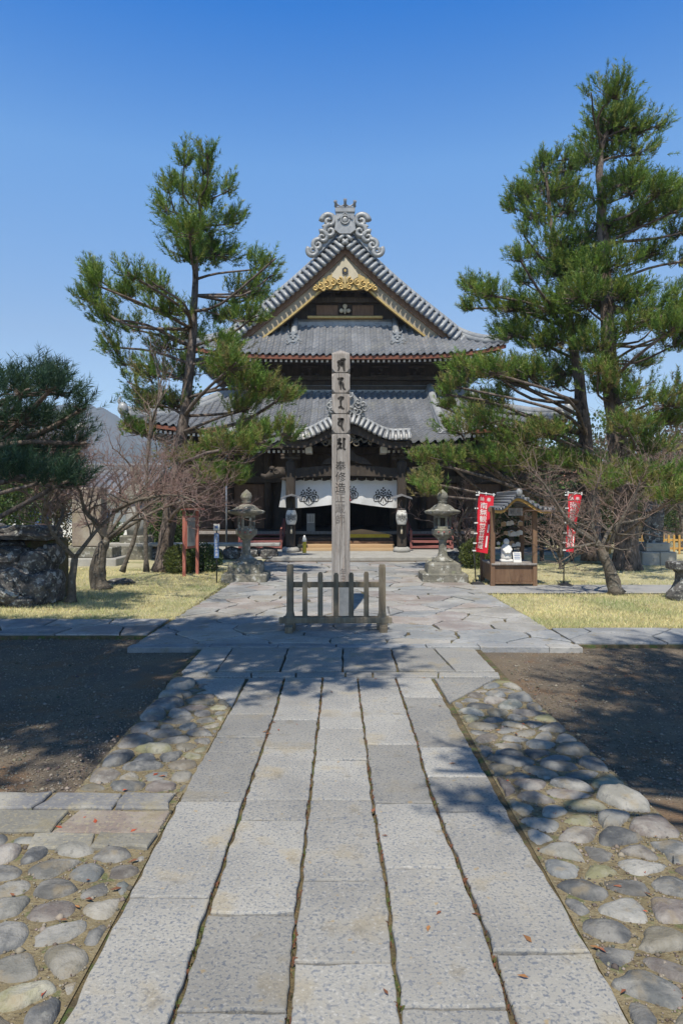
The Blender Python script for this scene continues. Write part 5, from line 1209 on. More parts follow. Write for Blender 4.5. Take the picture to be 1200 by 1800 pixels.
# ------------------------------------------------------------------ stone lanterns
def lantern(X, Y, label, group, seed, rot=0.0, lit=True):
    root = empty('stone_lantern', (X, Y, 0), label, 'lantern', group); k = Y/FPX; Z = lambda q: max(-.08, EYE-(q-HOR)*k)
    st = M['lantern_stone']
    def sq(b, h, z0, z1, taper=.0, c=.02):
        b.loft([[(X+x*(h-t), Y+y*(h-t), z) for x, y in ((-1+.06, -1), (1-.06, -1), (1, -1+.06), (1, 1-.06), (1-.06, 1), (-1+.06, 1), (-1, 1-.06), (-1, -1+.06))] for (t, z) in ((0, z0), (taper*.6, z1-c), (taper+c, z1))])
    def rough(b, a=.012):
        b.v = [tuple(Vector(p)+mnoise.noise_vector(Vector(p)*6+Vector((seed, 0, 0)))*a) for p in b.v]
    b = MB(); sq(b, 39*k, -.08, .155, .01, .02); rough(b); b.build('plinth', st, root)
    b = MB(); sq(b, 29*k, .150, .37, .03, .04); rough(b, .018); b.build('base_block', st, root)
    b = MB(); b.lathe(X, Y, [(20*k, .362), (19*k, .40), (14*k, .43), (9*k, .48), (7.2*k, .56), (6.8*k, .70), (7.2*k, .76), (9*k, .80)], 12, wob=.05, seed=seed); b.build('shaft', st, root)
    b = MB(); b.lathe(X, Y, [(9*k, .79), (13*k, .84), (19*k, .90), (19.5*k, .99), (18*k, 1.005)], 6, rot+R(0), False); rough(b, .008); b.build('platform', st, root)
    fb = MB()
    for j in range(6):
        a = rot+R(60*j); fb.box(X+13*k*math.cos(a)-.022, X+13*k*math.cos(a)+.022, Y+13*k*math.sin(a)-.022, Y+13*k*math.sin(a)+.022, 1.0, 1.265)
    fb.lathe(X, Y, [(15*k, 1.0), (15*k, 1.06)], 6, rot, False); fb.lathe(X, Y, [(15*k, 1.225), (15.5*k, 1.27)], 6, rot, False); rough(fb, .006); fb.build('fire_box', st, root)
    b = MB(); b.lathe(X, Y, [(8*k, 1.058), (8*k, 1.23)], 6, rot+R(30), False); b.build('light_core', M['black'] if not lit else M['wood'], root)
    b = MB(); b.lathe(X, Y, [(17*k, 1.265), (31*k, 1.275), (33*k, 1.30), (30*k, 1.335), (22*k, 1.39), (15*k, 1.45), (9*k, 1.49), (7*k, 1.50)], 6, rot, False, .03, seed)
    b.v = [(x, y, z+.05*max(0, (math.hypot(x-X, y-Y)/(33*k))-.8)/.2*(.5+.5*math.cos(6*(math.atan2(y-Y, x-X)-rot)))) for x, y, z in b.v]; rough(b, .014); b.build('cap', st, root)
    b = MB(); b.lathe(X, Y, [(6*k, 1.495), (9*k, 1.53), (6.5*k, 1.555), (9.5*k, 1.59), (10.5*k, 1.635), (8*k, 1.70), (3*k, 1.75), (.8*k, 1.775)], 10, 0, True, .05, seed); b.build('jewel', st, root)
    rb = MB()
    for a in (-120, -90, -60): rb.sphere((X+18.2*k*math.cos(R(a)), Y+18.2*k*math.sin(R(a)), .945), .022, .012, .02, 8, 5)
    rb.build('painted_boss', M['railred'], root)
    return root
lantern(-1.86, 13.4, 'lichened stone lantern near the notice boards, at the forecourt edge', 'stone lanterns flanking the forecourt', 1, R(10))
lantern(1.98, 13.4, 'lichened stone lantern near the red banners, at the forecourt edge', 'stone lanterns flanking the forecourt', 2, R(-8))

# ------------------------------------------------------------------ curtain and paper lanterns on the porch
CY = 20.82; CX0, CX1 = W(496, 0, CY).x, W(713, 0, CY).x; CM = W(614, 0, CY).x
ctop = lambda x: 2.20+.015*math.cos((x-CX0)*math.pi*2/.285)
def cbot(x):
    t = (x-CM)/(CX1-CM) if x > CM else (CM-x)/(CM-CX0); return 1.36+.17*(1-min(1, t/.8))**1.3+.03*max(0, t-.8)/.2
def cpt(x, t):
    z0, z1 = ctop(x), cbot(x); z = z1+(z0-z1)*t
    yy = .035*math.sin(x*7+1.2*(1-t))*(1-t)+.02*math.sin(x*19)*(1-t)*.6+.05*(1-t)*math.exp(-((x-CM)/.35)**2)
    xs = x-(.10*(1-t)*(1-t) if x < CX0+.3 else 0)*(1-(x-CX0)/.3 if x < CX0+.3 else 0)
    return (xs, CY-.05+yy-.06*math.sin(math.pi*t*.8), z)
cur = empty('porch_curtain', (X0, CY, 2.2), 'white porch curtain with black paulownia crests, tied up in the middle', 'curtain')
b = MB(); nx, nz = 110, 16
b.loft([[cpt(CX0+(CX1-CX0)*i/nx, j/nz) for i in range(nx+1)] for j in range(nz+1)], False, True, closed=False); b.build('cloth', M['cloth'], cur, recalc=False)
def on_cloth(cx, cz):
    def f(u, v):
        x = cx+u; z = cz+v; z0, z1 = ctop(x), cbot(x); t = max(.01, min(.99, (z-z1)/(z0-z1))); p = cpt(x, t); return (p[0], p[1]-.008, p[2])
    return f
for px in (543, 612, 673):
    b = MB(); crest(b, on_cloth(W(px, 0, CY).x, 1.72 if px != 612 else 1.82), .40); b.build('crest', M['ink'], cur)
b = MB(); b.tube([(CX0-.05, CY-.05, 2.24), (CX1+.05, CY-.05, 2.24)], .018, 6); b.build('rod', M['wood'], cur)
for i in range(14):
    x = CX0+(CX1-CX0)*(i+.5)/14; b = MB(); b.tube([(x, CY-.065, 2.17), (x, CY-.085, 2.25), (x, CY-.03, 2.27)], .012, 5); b.build('loop', M['white'], cur)
b = MB(); b.tube([(CM, CY-.08, 1.9), (CM+.01, CY-.09, 1.62)], .018, 6); b.sphere((CM, CY-.09, 1.60), .04, .03, .05, 8, 6); b.build('red_cord', M['red'], cur)

def chochin(X, label):
    Y = 20.15; root = empty('paper_lantern', (X, Y, .9), label, 'lantern', 'paper lanterns on the porch posts')
    prof = []
    for i in range(25):
        t = i/24; r = .165*math.sin(math.pi*(.16+.68*t))**.45*(1+(.012 if i % 2 else -.012)); prof.append((r, .88+.42*t))
    b = MB(); b.lathe(X, Y, prof, 20); b.build('paper_shade', M['paper'], root)
    b = MB(); b.lathe(X, Y, [(.09, 1.30), (.10, 1.315), (.10, 1.345), (.07, 1.36)], 14); b.lathe(X, Y, [(.06, .835), (.10, .845), (.10, .878), (.085, .885)], 14); b.build('rims', M['black'], root)
    b = MB(); b.tube([(X, Y, 1.36), (X+.01, Y, 1.45), (X-.01, Y+.02, 1.60)], .012, 6); b.build('hook', M['black'], root)
    b = MB(); b.tube([(X, Y, .83), (X, Y, .76)], .01, 5); b.lathe(X, Y, [(.015, .76), (.03, .74), (.035, .62), (.02, .60)], 8); b.build('tassel', M['cream'], root)
    def f3(u, v, X=X):
        a = u/.165; z = 1.09+v; t = (z-.88)/.42; r = .165*math.sin(math.pi*(.16+.68*t))**.45+.006; return (X+r*math.sin(a), Y-r*math.cos(a), z)
    b = MB(); crest(b, f3, .17); b.build('crest', M['ink'], root)
    for sg in (-1, 1):
        b = MB(); put_glyph(b, '国', (lambda u, v, s=sg: f3(s*.145+u, .05+v)), .07); put_glyph(b, '分', (lambda u, v, s=sg: f3(s*.145+u, -.05+v)), .07); b.build('lettering', M['ink'], root)
    b = MB(); b.loft([[(X+x*.9, y, z) for x, y, z in ((-.34, Y-.16, 1.62), (-.20, Y-.18, 1.66), (0, Y-.2, 1.72), (.20, Y-.18, 1.66), (.34, Y-.16, 1.62))], [(X+x*.9, y, z+.03) for x, y, z in ((-.34, Y+.16, 1.66), (-.20, Y+.16, 1.70), (0, Y+.16, 1.76), (.20, Y+.16, 1.70), (.34, Y+.16, 1.66))]], False, closed=False); b.build('rain_hood', M['tile'], root)
    b = MB(); b.box(X-.02, X+.02, Y+.0, Y+.16, 1.58, 1.62); b.build('hood_bracket', M['wood'], root)
chochin(W(512, 0, 20.15).x, 'white paper lantern on the porch post near the yellow bollard')
chochin(W(705.5, 0, 20.15).x, 'white paper lantern on the porch post nearer the red banners')
# things on the porch
q = W(535, 0, 19.6); bo = empty('bollard', (q.x, 19.6, .08), 'yellow bollard with white tip by the porch step', 'bollard')
b = MB(); b.lathe(q.x, 19.6, [(.058, .08), (.055, .10), (.052, .40)], 12); b.build('tube', M['yellow'], bo)
b = MB(); b.lathe(q.x, 19.6, [(.062, .401), (.06, .46), (.035, .54), (.015, .59)], 12); b.build('tip', M['white'], bo)
q = W(545, 0, 22.6); nb_ = empty('notice_stand', (q.x, 22.95, .56), 'narrow white notice panel standing on the porch floor', 'sign')
b = MB(); b.box(q.x-.14, q.x+.14, 23.05, 23.09, .56, 1.16, .006); b.build('panel', M['palestone'], nb_)
b = MB(); b.box(q.x-.12, q.x+.12, 23.035, 23.046, .84, 1.13, .004); b.build('sheet', M['paper'], nb_)
for i in range(4):
    b = MB(); b.box(q.x-.09+.05*i, q.x-.075+.05*i, 23.028, 23.034, .88, 1.10); b.build('text_line', M['inkfade'], nb_)
ob = empty('offering_box', (X0+.95, 22.4, .4), 'wooden offering box with yellow cloth on the porch steps', 'box')
b = MB(); b.prism([(X0+x, z) for x, z in ((.1, .45), (.15, .62), (.5, .68), (1.0, .60), (1.45, .50), (1.5, .45))], 21.85, 22.1); b.build('cover', M['tan'], ob)
b = MB(); b.box(X0+.08, X0+1.4, 21.82, 21.848, .40, .52, .004); b.build('yellow_cloth', M['yellow'], ob)

# ------------------------------------------------------------------ banners
def banner(pxs, Y, base, label, seed):
    """pxs: photograph corners of the cloth (top left, top right, bottom right, bottom left)"""
    tl, tr_, br, bl = [W(x, y, Y) for x, y in pxs]; root = empty('banner', (base[0], base[1], 0), label, 'banner', 'red prayer banners')
    def pt(u, v):                                     # u across 0..1, v down 0..1
        p = tl.lerp(tr_, u).lerp(bl.lerp(br, u), v); y = p.y+.035*math.sin(v*7+u*2.4+seed)+.03*math.sin(u*4+seed*2)*(.3+v); return Vector((p.x, y, p.z))
    b = MB(); b.loft([[pt(i/10, j/30) for i in range(11)] for j in range(31)], False, True, closed=False); b.build('cloth', M['red'], root, recalc=False)
    def f3(cu, cv, w, h):
        def f(u, v):
            p = pt(min(1, max(0, cu+u/w)), min(1, max(0, cv-v/h))); return (p.x, p.y-.006, p.z)
        return f
    w = (tr_-tl).length; h = (bl-tl).length
    b = MB(); put_glyph(b, '奉', f3(.70, .075, w, h), .075); put_glyph(b, '納', f3(.26, .075, w, h), .075); b.build('lettering', M['white'], root)
    for i, ch in enumerate('南無観世音菩薩'):
        b = MB(); put_glyph(b, ch, f3(.40, .19+.115*i, w, h), .135, .118); b.build('lettering', M['white'], root)
    for (v0, v1) in ((.50, .64), (.70, .90)):
        b = MB(); f = f3(.84, (v0+v1)/2, w, h); hh = (v1-v0)*h/2; b.add([f(u, v) for v in [hh*(k/4-1) for k in range(9)] for u in (-.016, .016)], [(2*k, 2*k+1, 2*k+3, 2*k+2) for k in range(8)]); b.build('lettering', M['white'], root)
    d = (tl-bl).normalized(); bot = Vector((base[0], base[1], -.02)); top = tl+d*.05-Vector((.02, 0, 0))
    b = MB(); b.tube([bot, bot.lerp(bl, .8)-Vector((.02, 0, 0)), bl-Vector((.025, -.03, 0)), tl-Vector((.025, -.03, 0)), top+Vector((0, .03, .02))], .011, 6); b.build('pole', M['black'], root)
    b = MB(); b.tube([tl+Vector((-.05, .03, .025)), tr_+Vector((.03, .03, .025))], .008, 6); b.build('crossbar', M['white'], root)
    for v in (.02, .25, .5, .68, .85, .98):
        p = pt(0, v); b = MB(); b.box(p.x-.055, p.x+.01, p.y-.008, p.y+.002, p.z-.012, p.z+.012); b.build('tab', M['white'], root)
    for u in (.02, .5, .98):
        p = pt(u, 0); b = MB(); b.box(p.x-.012, p.x+.012, p.y-.006, p.y+.002, p.z-.005, p.z+.05); b.build('tab', M['white'], root)
    b = MB(); b.lathe(base[0]+.03, base[1], [(.16, -.03), (.16, .01), (.05, .035), (.03, .05)], 4, R(45), False); b.build('stand', M['black'], root)
    return root
banner([(841, 868), (868, 872), (856, 973), (835, 970)], 12.7, G(836, 1026), 'red prayer banner standing between the lantern and the booth', 0)
banner([(998, 868), (1021, 870), (1007, 971), (993, 969)], 12.5, G(990, 1028), 'red prayer banner half hidden by bare plum twigs', 2)

# ------------------------------------------------------------------ prayer booth
BY = 12.5; bx = lambda px, y=BY: (px-600)*y/FPX; bz = lambda py, y=BY: EYE-(py-HOR)*y/FPX
booth = empty('prayer_booth', (bx(902), 12.9, 0), 'small open wooden prayer booth with curved tiled roof', 'booth')
xl, xr = bx(865), bx(939)
for (x, y) in ((xl, 12.5), (xr, 12.5), (xl, 13.4), (xr, 13.4)):
    b = MB(); b.box(x-.04, x+.04, y-.04, y+.04, -.03, bz(893), .008); b.build('post', M['woodmid'], booth)
b = MB(); b.box(xl+.042, xr-.042, 12.49, 12.52, .07, .37); b.build('front_panel', M['woodmid'], booth)
for x in (xl, xr):
    b = MB(); b.box(x-.015, x+.015, 12.545, 13.355, .07, .37); b.build('side_panel', M['woodmid'], booth)
b = MB(); b.box(xl-.03, xr+.03, 12.44, 13.3, .372, .41, .008); b.build('shelf', M['grey_wood'], booth)
b = MB(); b.box(xl+.04, xr-.04, 12.46, 12.54, .03, .068); b.build('sill', M['woodmid'], booth)
for y in (12.5, 13.4):
    b = MB(); b.box(xl-.08, xr+.08, y-.035, y+.035, bz(893)-.07, bz(893)+.01, .006); b.build('beam', M['woodmid'], booth)
fr = lambda t: 1.40+.20*(.5+.5*math.cos(math.pi*min(1, abs(t)/.75)))-.03*abs(t)+.05*max(0, abs(t)-.75)
cxb = bx(903); hwb = .55
rx_ = lambda t: cxb+(.42 if t < 0 else .66)*t
b = MB(); b.loft([[(rx_(t), y, fr(t)+dz) for t in [-1+2*i/30 for i in range(31)]] for (y, dz) in ((12.22, .0), (12.22, .05), (13.7, .05), (13.7, 0))], False, True, closed=False); rf = b.build('roof', M['tile'], booth)
for i in range(15):
    t = -1+2*(i+.5)/15; b = MB(); b.tube([(rx_(t), 12.19, fr(t)+.055), (rx_(t), 13.72, fr(t)+.055)], .022, 6); b.build('roll_tile', M['tile'], rf)
b = MB(); b.box(cxb-.05, cxb+.05, 12.15, 13.75, fr(0)+.05, fr(0)+.13, .02); b.build('ridge', M['tile'], rf)
b = MB(); b.sphere((cxb, 12.14, fr(0)+.10), .06, .04, .07, 8, 6); b.build('ridge_end', M['tilelight'], rf)
b = MB(); b.loft([[(rx_(t*.96), y, z) for (y, z) in ((12.25, fr(t)-.005), (12.29, fr(t)-.005), (12.29, fr(t)-.055), (12.25, fr(t)-.055))] for t in [-1+2*i/30 for i in range(31)]]); b.build('barge_board', M['pavewood'], booth)
b = MB(); b.box(cxb-.13, cxb+.13, 12.40, 12.43, 1.28, 1.42); b.build('name_board', M['grey_wood'], booth)
b = MB(); put_glyph(b, '観', lambda u, v: (cxb-.06+u, 12.396, 1.35+v), .08); put_glyph(b, '音', lambda u, v: (cxb+.05+u, 12.396, 1.35+v), .08); b.build('lettering', M['inkfade'], booth)
for z in (.78, 1.0, 1.2):
    b = MB(); b.tube([(xl, 13.38, z), (xr, 13.38, z)], .012, 5); b.build('hanging_bar', M['wood'], booth)
rr_ = random.Random(3)
for i in range(26):
    x = xl+.28+rr_.random()*(xr-xl-.32); z = rr_.choice((.70, .92, 1.12))+rr_.uniform(-.03, .03); b = MB(); s = rr_.uniform(.03, .045)
    b.prism([(x-s, z-s), (x+s, z-s), (x+s, z+s*.6), (x, z+s*1.1), (x-s, z+s*.6)], 13.30-rr_.random()*.05, 13.312-rr_.random()*.005+.01); b.build('votive_plaque', M['paper'] if i % 3 else M['tan'], booth)
sx = bx(895); jz = empty('jizo_statue', (sx, 12.75, .41), 'small white stone statue on the booth shelf', 'statue')
b = MB(); b.box(sx-.115, sx+.115, 12.66, 12.86, .411, .46, .015); b.build('base', M['plaster'], jz)
b = MB(); b.lathe(sx, 12.76, [(.10, .459), (.105, .50), (.10, .60), (.098, .68), (.07, .725), (.045, .74)], 14); b.sphere((sx, 12.75, .785), .055, .055, .062, 12, 8); b.build('figure', M['plaster'], jz)
b = MB(); b.tube([(sx-.075, 12.67, .66), (sx-.03, 12.64, .58), (sx+.0, 12.635, .60)], [.025, .022, .018], 6); b.tube([(sx+.075, 12.67, .66), (sx+.03, 12.64, .58), (sx+.0, 12.635, .60)], [.025, .022, .018], 6); b.build('folded_arms', M['plaster'], jz)
nx_ = bx(911.5); ns = empty('notice_card', (nx_, 12.6, .41), 'white notice card leaning on the booth shelf', 'sign')
b = MB(); b.loft([[(nx_+x, y, z) for x, y, z in ((-.075, 12.6, .412), (.075, 12.6, .412), (.075, 12.61, .412), (-.075, 12.61, .412))], [(nx_+x, y, z) for x, y, z in ((-.075, 12.66, .60), (.075, 12.66, .60), (.075, 12.67, .60), (-.075, 12.67, .60))]]); b.build('card', M['paper'], ns)
for i in range(4):
    b = MB(); b.loft([[(nx_+x, 12.597+.0012+.32*(z-.412)-.002, z) for x in (-.055, .055)] for z in (.56-.03*i, .572-.03*i)], False, closed=False); b.build('text_line', M['blue'], ns)

# ------------------------------------------------------------------ notice boards and poles
NX, NY = bx(335, 14.4), 14.4
nb2 = empty('notice_board', (NX, NY, 0), 'red-framed notice board on two posts beside the leaning pine', 'sign')
for (x, y) in ((bx(324, 14.3), 14.3), (bx(347, 14.7), 14.7)):
    b = MB(); b.box(x-.032, x+.032, y-.032, y+.032, -.05, 1.34, .006); b.build('post', M['redwood'], nb2)
pa = Vector((bx(324, 14.3)+.05, 14.28, 0)); pb_ = Vector((bx(347, 14.7)-.04, 14.66, 0))
def slabq(z0, z1, off, t, m, nm, par, ins=0.0):
    d = (pb_-pa).normalized(); n_ = Vector((d.y, -d.x, 0)); a = pa+d*ins+n_*off; c = pb_-d*ins+n_*off
    b = MB(); b.loft([[Vector((p.x, p.y, z)) for p in (a, c, c+n_*t, a+n_*t)] for z in (z0, z1)]); b.build(nm, m, par)
slabq(.55, 1.24, -.02, .03, M['redwood'], 'board', nb2)
slabq(.60, 1.20, .011, .006, M['palestone'], 'sheet', nb2, .03)
for i in range(5):
    d = (pb_-pa); slabq(.68, 1.14, .018, .002, M['inkfade'], 'text_line', nb2, .09+.045*i) if False else None
for i in range(6):
    d = (pb_-pa).normalized(); n_ = Vector((d.y, -d.x, 0)); l = (pb_-pa).length; a = pa+d*(.07+(l-.14)*i/5)+n_*.0185
    b = MB(); b.loft([[Vector((p.x, p.y, z)) for p in (a, a+d*.012)] for z in (.68, 1.14)], False, closed=False); b.build('text_line', M['inkfade'], nb2)
b = MB(); b.beam((bx(318, 14.2), 14.2, 1.38), (bx(353, 14.8), 14.8, 1.38), .20, .035); b.build('hood', M['redwood'], nb2)
gx, gy = G(381, 1022); sg_ = empty('sign_post', (gx, gy, 0), 'thin black sign post with small white plate and blue strip', 'sign')
b = MB(); b.tube([(gx, gy, -.05), (gx, gy, .98)], .014, 6); b.build('pole', M['black'], sg_)
b = MB(); b.box(gx-.06, gx+.06, gy-.02, gy-.012, .98, 1.11, .004); b.build('plate', M['paper'], sg_)
b = MB(); b.box(gx-.03, gx+.03, gy-.025, gy-.021, 1.02, 1.075); b.build('plate_print', M['blue'], sg_)
b = MB(); b.box(gx-.045, gx+.045, gy-.022, gy-.015, .45, .93, .003); b.build('strip', M['blue'], sg_)
for i in range(7):
    b = MB(); put_glyph(b, '信濃国分寺参道'[i], lambda u, v: (gx+u, gy-.0245, .89-.062*i+v), .05); b.build('lettering', M['paper'], sg_)
q = W(138, 0, 22); lp = empty('lamp_pole', (q.x, 22, 0), 'brown lamp pole with pale hood and two floodlights', 'lamp')
b = MB(); b.lathe(q.x, 22, [(.085, -.05), (.075, 2), (.065, 3.75)], 10); b.build('pole', M['rust'], lp)
b = MB(); b.lathe(q.x+.03, 22, [(.12, 3.72), (.14, 3.80), (.12, 3.86), (.30, 3.90), (.26, 3.96), (.10, 4.08), (.03, 4.12)], 14); b.build('hood', M['palestone'], lp)
for z in (3.35, 3.62):
    b = MB(); b.tube([(q.x, 21.93, z), (q.x+.14, 21.86, z)], .02, 6); b.lathe(q.x+.22, 21.86, [(.10, z-.10), (.13, z-.06), (.13, z+.06), (.08, z+.10)], 10); b.build('floodlight', M['black'], lp)
q = W(398, 0, 19.6); mp = empty('metal_pole', (q.x, 19.6, 0), 'thin grey metal pole with short arm before the hall corner', 'pole')
b = MB(); b.tube([(q.x, 19.6, -.05), (q.x, 19.6, 2.9)], .028, 8); b.build('shaft', M['metal'], mp)
b = MB(); b.tube([(q.x, 19.6, 2.88), (q.x+.08, 19.58, 3.0), (q.x+.34, 19.5, 3.1)], [.024, .022, .03], 6); b.build('arm', M['metal'], mp)

# ------------------------------------------------------------------ rocks, monuments, walls
def boulder(c, s, seed, sub=3, sq_=.6):
    bm = bmesh.new(); bmesh.ops.create_icosphere(bm, subdivisions=sub, radius=1.0); b = MB(); vs = []
    for v in bm.verts:
        p = v.co.copy(); m_ = max(abs(p.x), abs(p.y), abs(p.z)); p = p*(1-sq_)+p/m_*sq_*.86
        k = 1+.20*mnoise.fractal(p*1.6+Vector((seed*3.1, seed, 0)), 1.0, 2.0, 5)+.10*mnoise.noise(p*5+Vector((seed, 0, 0)))+.05*mnoise.noise(p*11)
        vs.append((c[0]+p.x*k*s[0], c[1]+p.y*k*s[1], c[2]+p.z*k*s[2]))
    b.add(vs, [tuple(v.index for v in f.verts) for f in bm.faces], False); bm.free(); return b
rw = empty('rock_wall', (-4.8, 10.4, 0), 'piled lichen-covered rocks with a flat top slab at the edge', 'rocks')
RK = [(16, 1030, 36, 32, 10.35, .42), (66, 1036, 28, 28, 10.4, .36), (18, 984, 34, 22, 10.55, .4), (70, 990, 26, 24, 10.6, .38), (96, 1030, 13, 26, 10.45, .25), (94, 975, 13, 18, 10.75, .28), (-40, 1010, 38, 50, 10.5, .5), (-40, 934, 50, 14, 10.7, .45), (48, 936, 54, 13, 10.72, .42), (44, 1058, 22, 12, 10.15, .2), (-80, 1050, 50, 40, 10.3, .4), (20, 958, 30, 9, 10.8, .35)]
for i, (px, py, rx, rz, y, ry) in enumerate(RK):
    c = W(px, py, y); boulder((c.x, y, c.z), (rx*y/FPX*1.12, ry, rz*y/FPX*1.18), i+2).build('rock', M['rock'], rw)
b = MB(); b.box(-6.2, -4.45, 10.75, 11.2, -.06, .95, .05); b.build('earth_core', M['joint'], rw)
def stone_rock(px, py, y, s, label, seed, z=None):
    c = W(px, py, y); b = boulder((0, 0, 0), s, seed); o = b.build('rock', M['rock']); o.location = (c.x, y, z if z is not None else s[2]*.55-.05); tag(o, label, 'rock')
stone_rock(418, 0, 14.0, (.22, .2, .14), 'grey rock beside the plinth of the lantern', 31)
stone_rock(800, 0, 17.6, (.35, .3, .22), 'dark rock by the hall stairs near the banners', 32)
stone_rock(212, 0, 12.9, (.26, .2, .09), 'low root-like rock by the old plum', 33)
mon = empty('stone_monument', (W(1148, 0, 17.2).x, 17.2, 0), 'tall dark inscribed stone monument on a pale two-step plinth', 'monument')
mx = W(1148, 0, 17.2).x
b = MB(); b.box(mx-.44, mx-.005, 16.85, 17.6, -.05, .30, .02); b.build('plinth_block', M['palestone'], mon)
b = MB(); b.box(mx+.005, mx+.42, 16.86, 17.6, -.05, .30, .02); b.build('plinth_block', M['palestone'], mon)
b = MB(); b.box(mx-.30, mx+.30, 16.95, 17.5, .302, .52, .02); b.build('upper_plinth', M['palestone'], mon)
b = boulder((mx, 17.2, 1.0), (.27, .12, .62), 40, 3, .8); b.build('stele', M['rock'], mon)
b = boulder((mx-.23, 17.1, .95), (.08, .08, .5), 41, 2, .7); b.build('side_stone', M['rock'], mon)
ped = empty('stone_pedestal', (W(1197, 0, 10.8).x, 10.8, 0), 'dark flared stone pedestal at the picture edge', 'pedestal')
pxx = W(1199, 0, 10.8).x; b = MB(); b.lathe(pxx, 10.8, [(.24, -.05), (.24, .08), (.17, .16), (.12, .28), (.11, .40), (.15, .46)], 14, 0, True, .05, 3); b.build('base', M['rock'], ped)
b = MB(); b.box(pxx-.19, pxx+.19, 10.6, 11.0, .455, .58, .02); b.build('block', M['rock'], ped)
# stone pagoda and tomb plinths behind the plums
pg = empty('stone_pagoda', (W(241, 0, 19).x, 19, 0), 'mossy stone pagoda with pointed finial behind the plums', 'monument'); gx_ = W(241, 0, 19).x
b = MB(); b.box(gx_-.55, gx_+.55, 18.5, 19.5, -.05, .35, .03); b.build('plinth', M['lantern_stone'], pg)
b = MB(); b.box(gx_-.38, gx_+.38, 18.65, 19.35, .352, .62, .03); b.build('base', M['lantern_stone'], pg)
b = MB(); b.lathe(gx_, 19, [(.26, .62), (.30, .9), (.30, 1.3), (.26, 1.6)], 16); b.build('body', M['palestone'], pg)
b = MB(); b.lathe(gx_, 19, [(.3, 1.6), (.58, 1.64), (.6, 1.72), (.4, 1.85), (.2, 2.0), (.12, 2.06)], 4, R(45), False); b.build('cap', M['lantern_stone'], pg)
b = MB(); b.lathe(gx_, 19, [(.10, 2.05), (.16, 2.12), (.10, 2.2), (.18, 2.28), (.19, 2.36), (.10, 2.47), (.02, 2.56)], 12); b.build('finial', M['lantern_stone'], pg)
tb = empty('stone_plinth', (W(150, 0, 17).x, 17, 0), 'low speckled stone plinth on the lawn behind the forked plum', 'plinth'); tx = W(150, 0, 17).x
b = MB(); b.box(tx-.85, tx+.9, 16.6, 17.6, -.05, .16, .02); b.build('step', M['palestone'], tb)
b = MB(); b.box(tx-.7, tx+.75, 16.75, 17.5, .162, .42, .02); b.build('block', M['lantern_stone'], tb)
b = MB(); b.box(tx-.30, tx+.42, 16.9, 17.4, .422, 1.9, .03); b.build('slab', M['sideflag'], tb)
st2 = empty('stone_kerb', (W(300, 0, 18.6).x, 18.6, 0), 'low stone wall of rough blocks with a flat coping behind the pine', 'wall'); q0 = W(195, 0, 18.6).x
for i in range(9):
    b = boulder((q0+.28+.5*i, 18.75, .12), (.27, .2, .2), 60+i, 2, .6); b.build('block', M['rock'], st2)
b = MB(); b.box(q0-.1, q0+4.6, 18.55, 18.95, .33, .42, .02); b.build('coping', M['palestone'], st2)

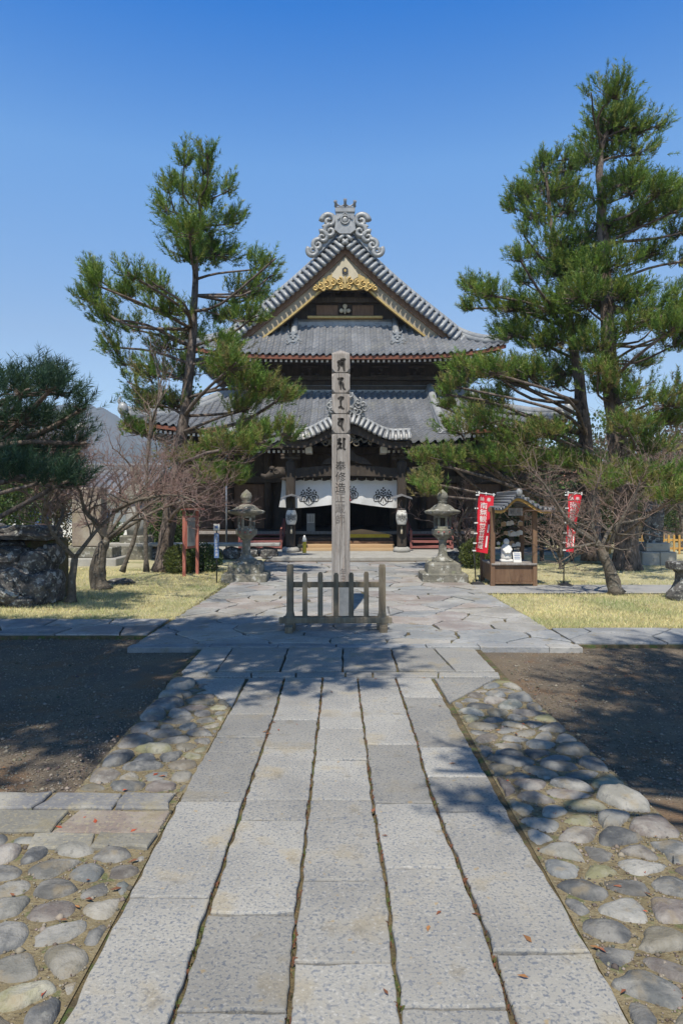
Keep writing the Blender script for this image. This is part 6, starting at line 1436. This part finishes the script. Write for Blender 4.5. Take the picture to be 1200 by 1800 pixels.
# ------------------------------------------------------------------ neighbouring buildings
def house(name, label, x0, x1, y0, y1, zw, zr, wallm, roofm, over=.5, wins=(), ridge='x'):
    root = empty(name, ((x0+x1)/2, (y0+y1)/2, 0), label, 'building')
    b = MB(); b.box(x0, x1, y0, y1, -.1, zw); b.build('wall', wallm, root)
    ym = (y0+y1)/2
    b = MB(); b.prism_x = None
    n = 9; rfp = [(y0-over, zw-.12), (ym, zr), (y1+over, zw-.12), (y1+over, zw), (ym, zr+.16), (y0-over, zw)]
    m_ = len(rfp); vs = [(x0-over, y, z) for y, z in rfp]+[(x1+over, y, z) for y, z in rfp]
    b.add(vs, [list(range(m_)), list(reversed(range(m_, 2*m_)))]+[(i, (i+1) % m_, (i+1) % m_+m_, i+m_) for i in range(m_)]); rf = b.build('roof', roofm, root)
    L = x1-x0+2*over; k = int(L/.3)
    for i in range(k):
        x = x0-over+L*(i+.5)/k; b = MB(); b.tube([(x, y0-over-.02, zw+.03), (x, ym, zr+.19)], .042, 5); b.build('roll_tile', roofm, rf)
    b = MB(); b.box(x0-over, x1+over, ym-.14, ym+.14, zr+.10, zr+.36, .03); b.build('ridge', roofm, rf)
    for (wx, wz, ww, wh) in wins:
        b = MB(); b.box(wx-ww/2, wx+ww/2, y0-.04, y0-.003, wz-wh/2, wz+wh/2); wo = b.build('window', M['wood'], root)
        b = MB(); b.box(wx-ww/2+.06, wx-.02, y0-.055, y0-.042, wz-wh/2+.06, wz+wh/2-.06); b.build('pane', M['blue'], wo)
        b = MB(); b.box(wx+.02, wx+ww/2-.06, y0-.055, y0-.042, wz-wh/2+.06, wz+wh/2-.06); b.build('pane', M['blue'], wo)
    return root
house('storehouse', 'white plastered storehouse with grey tiled roof behind the plums', -13.4, -8.2, 27, 32, 1.85, 2.85, M['plaster'], M['tile'], .6, ((-11.9, .9, .9, .7), (-9.6, .9, .9, .7)))
house('far_house', 'distant house with grey roof below the blue mountain', -30, -19, 60, 70, 2.3, 3.9, M['plaster'], M['tile'], .8, ((-27, 1.3, 1.6, 1.0), (-22, 1.3, 1.6, 1.0)))
house('far_house', 'distant house with red tin roof glimpsed above the booth', 14, 21, 52, 58, 2.6, 4.4, M['plaster'], M['tin'], .6, ((16, 1.5, 1.4, 1.1), (19.5, 1.5, 1.4, 1.1)))
house('far_house', 'distant white house glimpsed beside the stone monument', 23, 31, 48, 55, 2.9, 4.8, M['plaster'], M['tile'], .7, ((25, 1.7, 1.6, 1.2), (29, 1.7, 1.6, 1.2)))
# ochre fence
of = empty('paling_fence', (9.4, 20.5, 0), 'ochre wooden paling fence beyond the monument', 'fence')
for i in range(34):
    x = 7.4+.16*i; b = MB(); b.box(x-.03, x+.03, 20.46, 20.49, -.02, .56, .006); b.build('paling', M['pavewood'], of)
for z in (.15, .40):
    b = MB(); b.box(7.3, 12.8, 20.495, 20.53, z-.03, z+.03); b.build('rail', M['pavewood'], of)
for i in range(4):
    b = MB(); b.box(7.5+1.7*i, 7.58+1.7*i, 20.535, 20.61, -.05, .62); b.build('fence_post', M['pavewood'], of)
rl = empty('timber_rail', (W(975, 0, 18).x, 18, 0), 'dark timber rail fence behind the prayer booth', 'fence')
for z in (.45, .82):
    b = MB(); b.box(4.4, 7.0, 18.0, 18.06, z-.05, z+.05, .01); b.build('rail', M['wood'], rl)
for i in range(4):
    b = MB(); b.box(4.45+.8*i, 4.55+.8*i, 18.062, 18.15, -.05, .95, .01); b.build('fence_post', M['wood'], rl)
bpy.data.objects.remove(_fo); bpy.data.curves.remove(_fc)
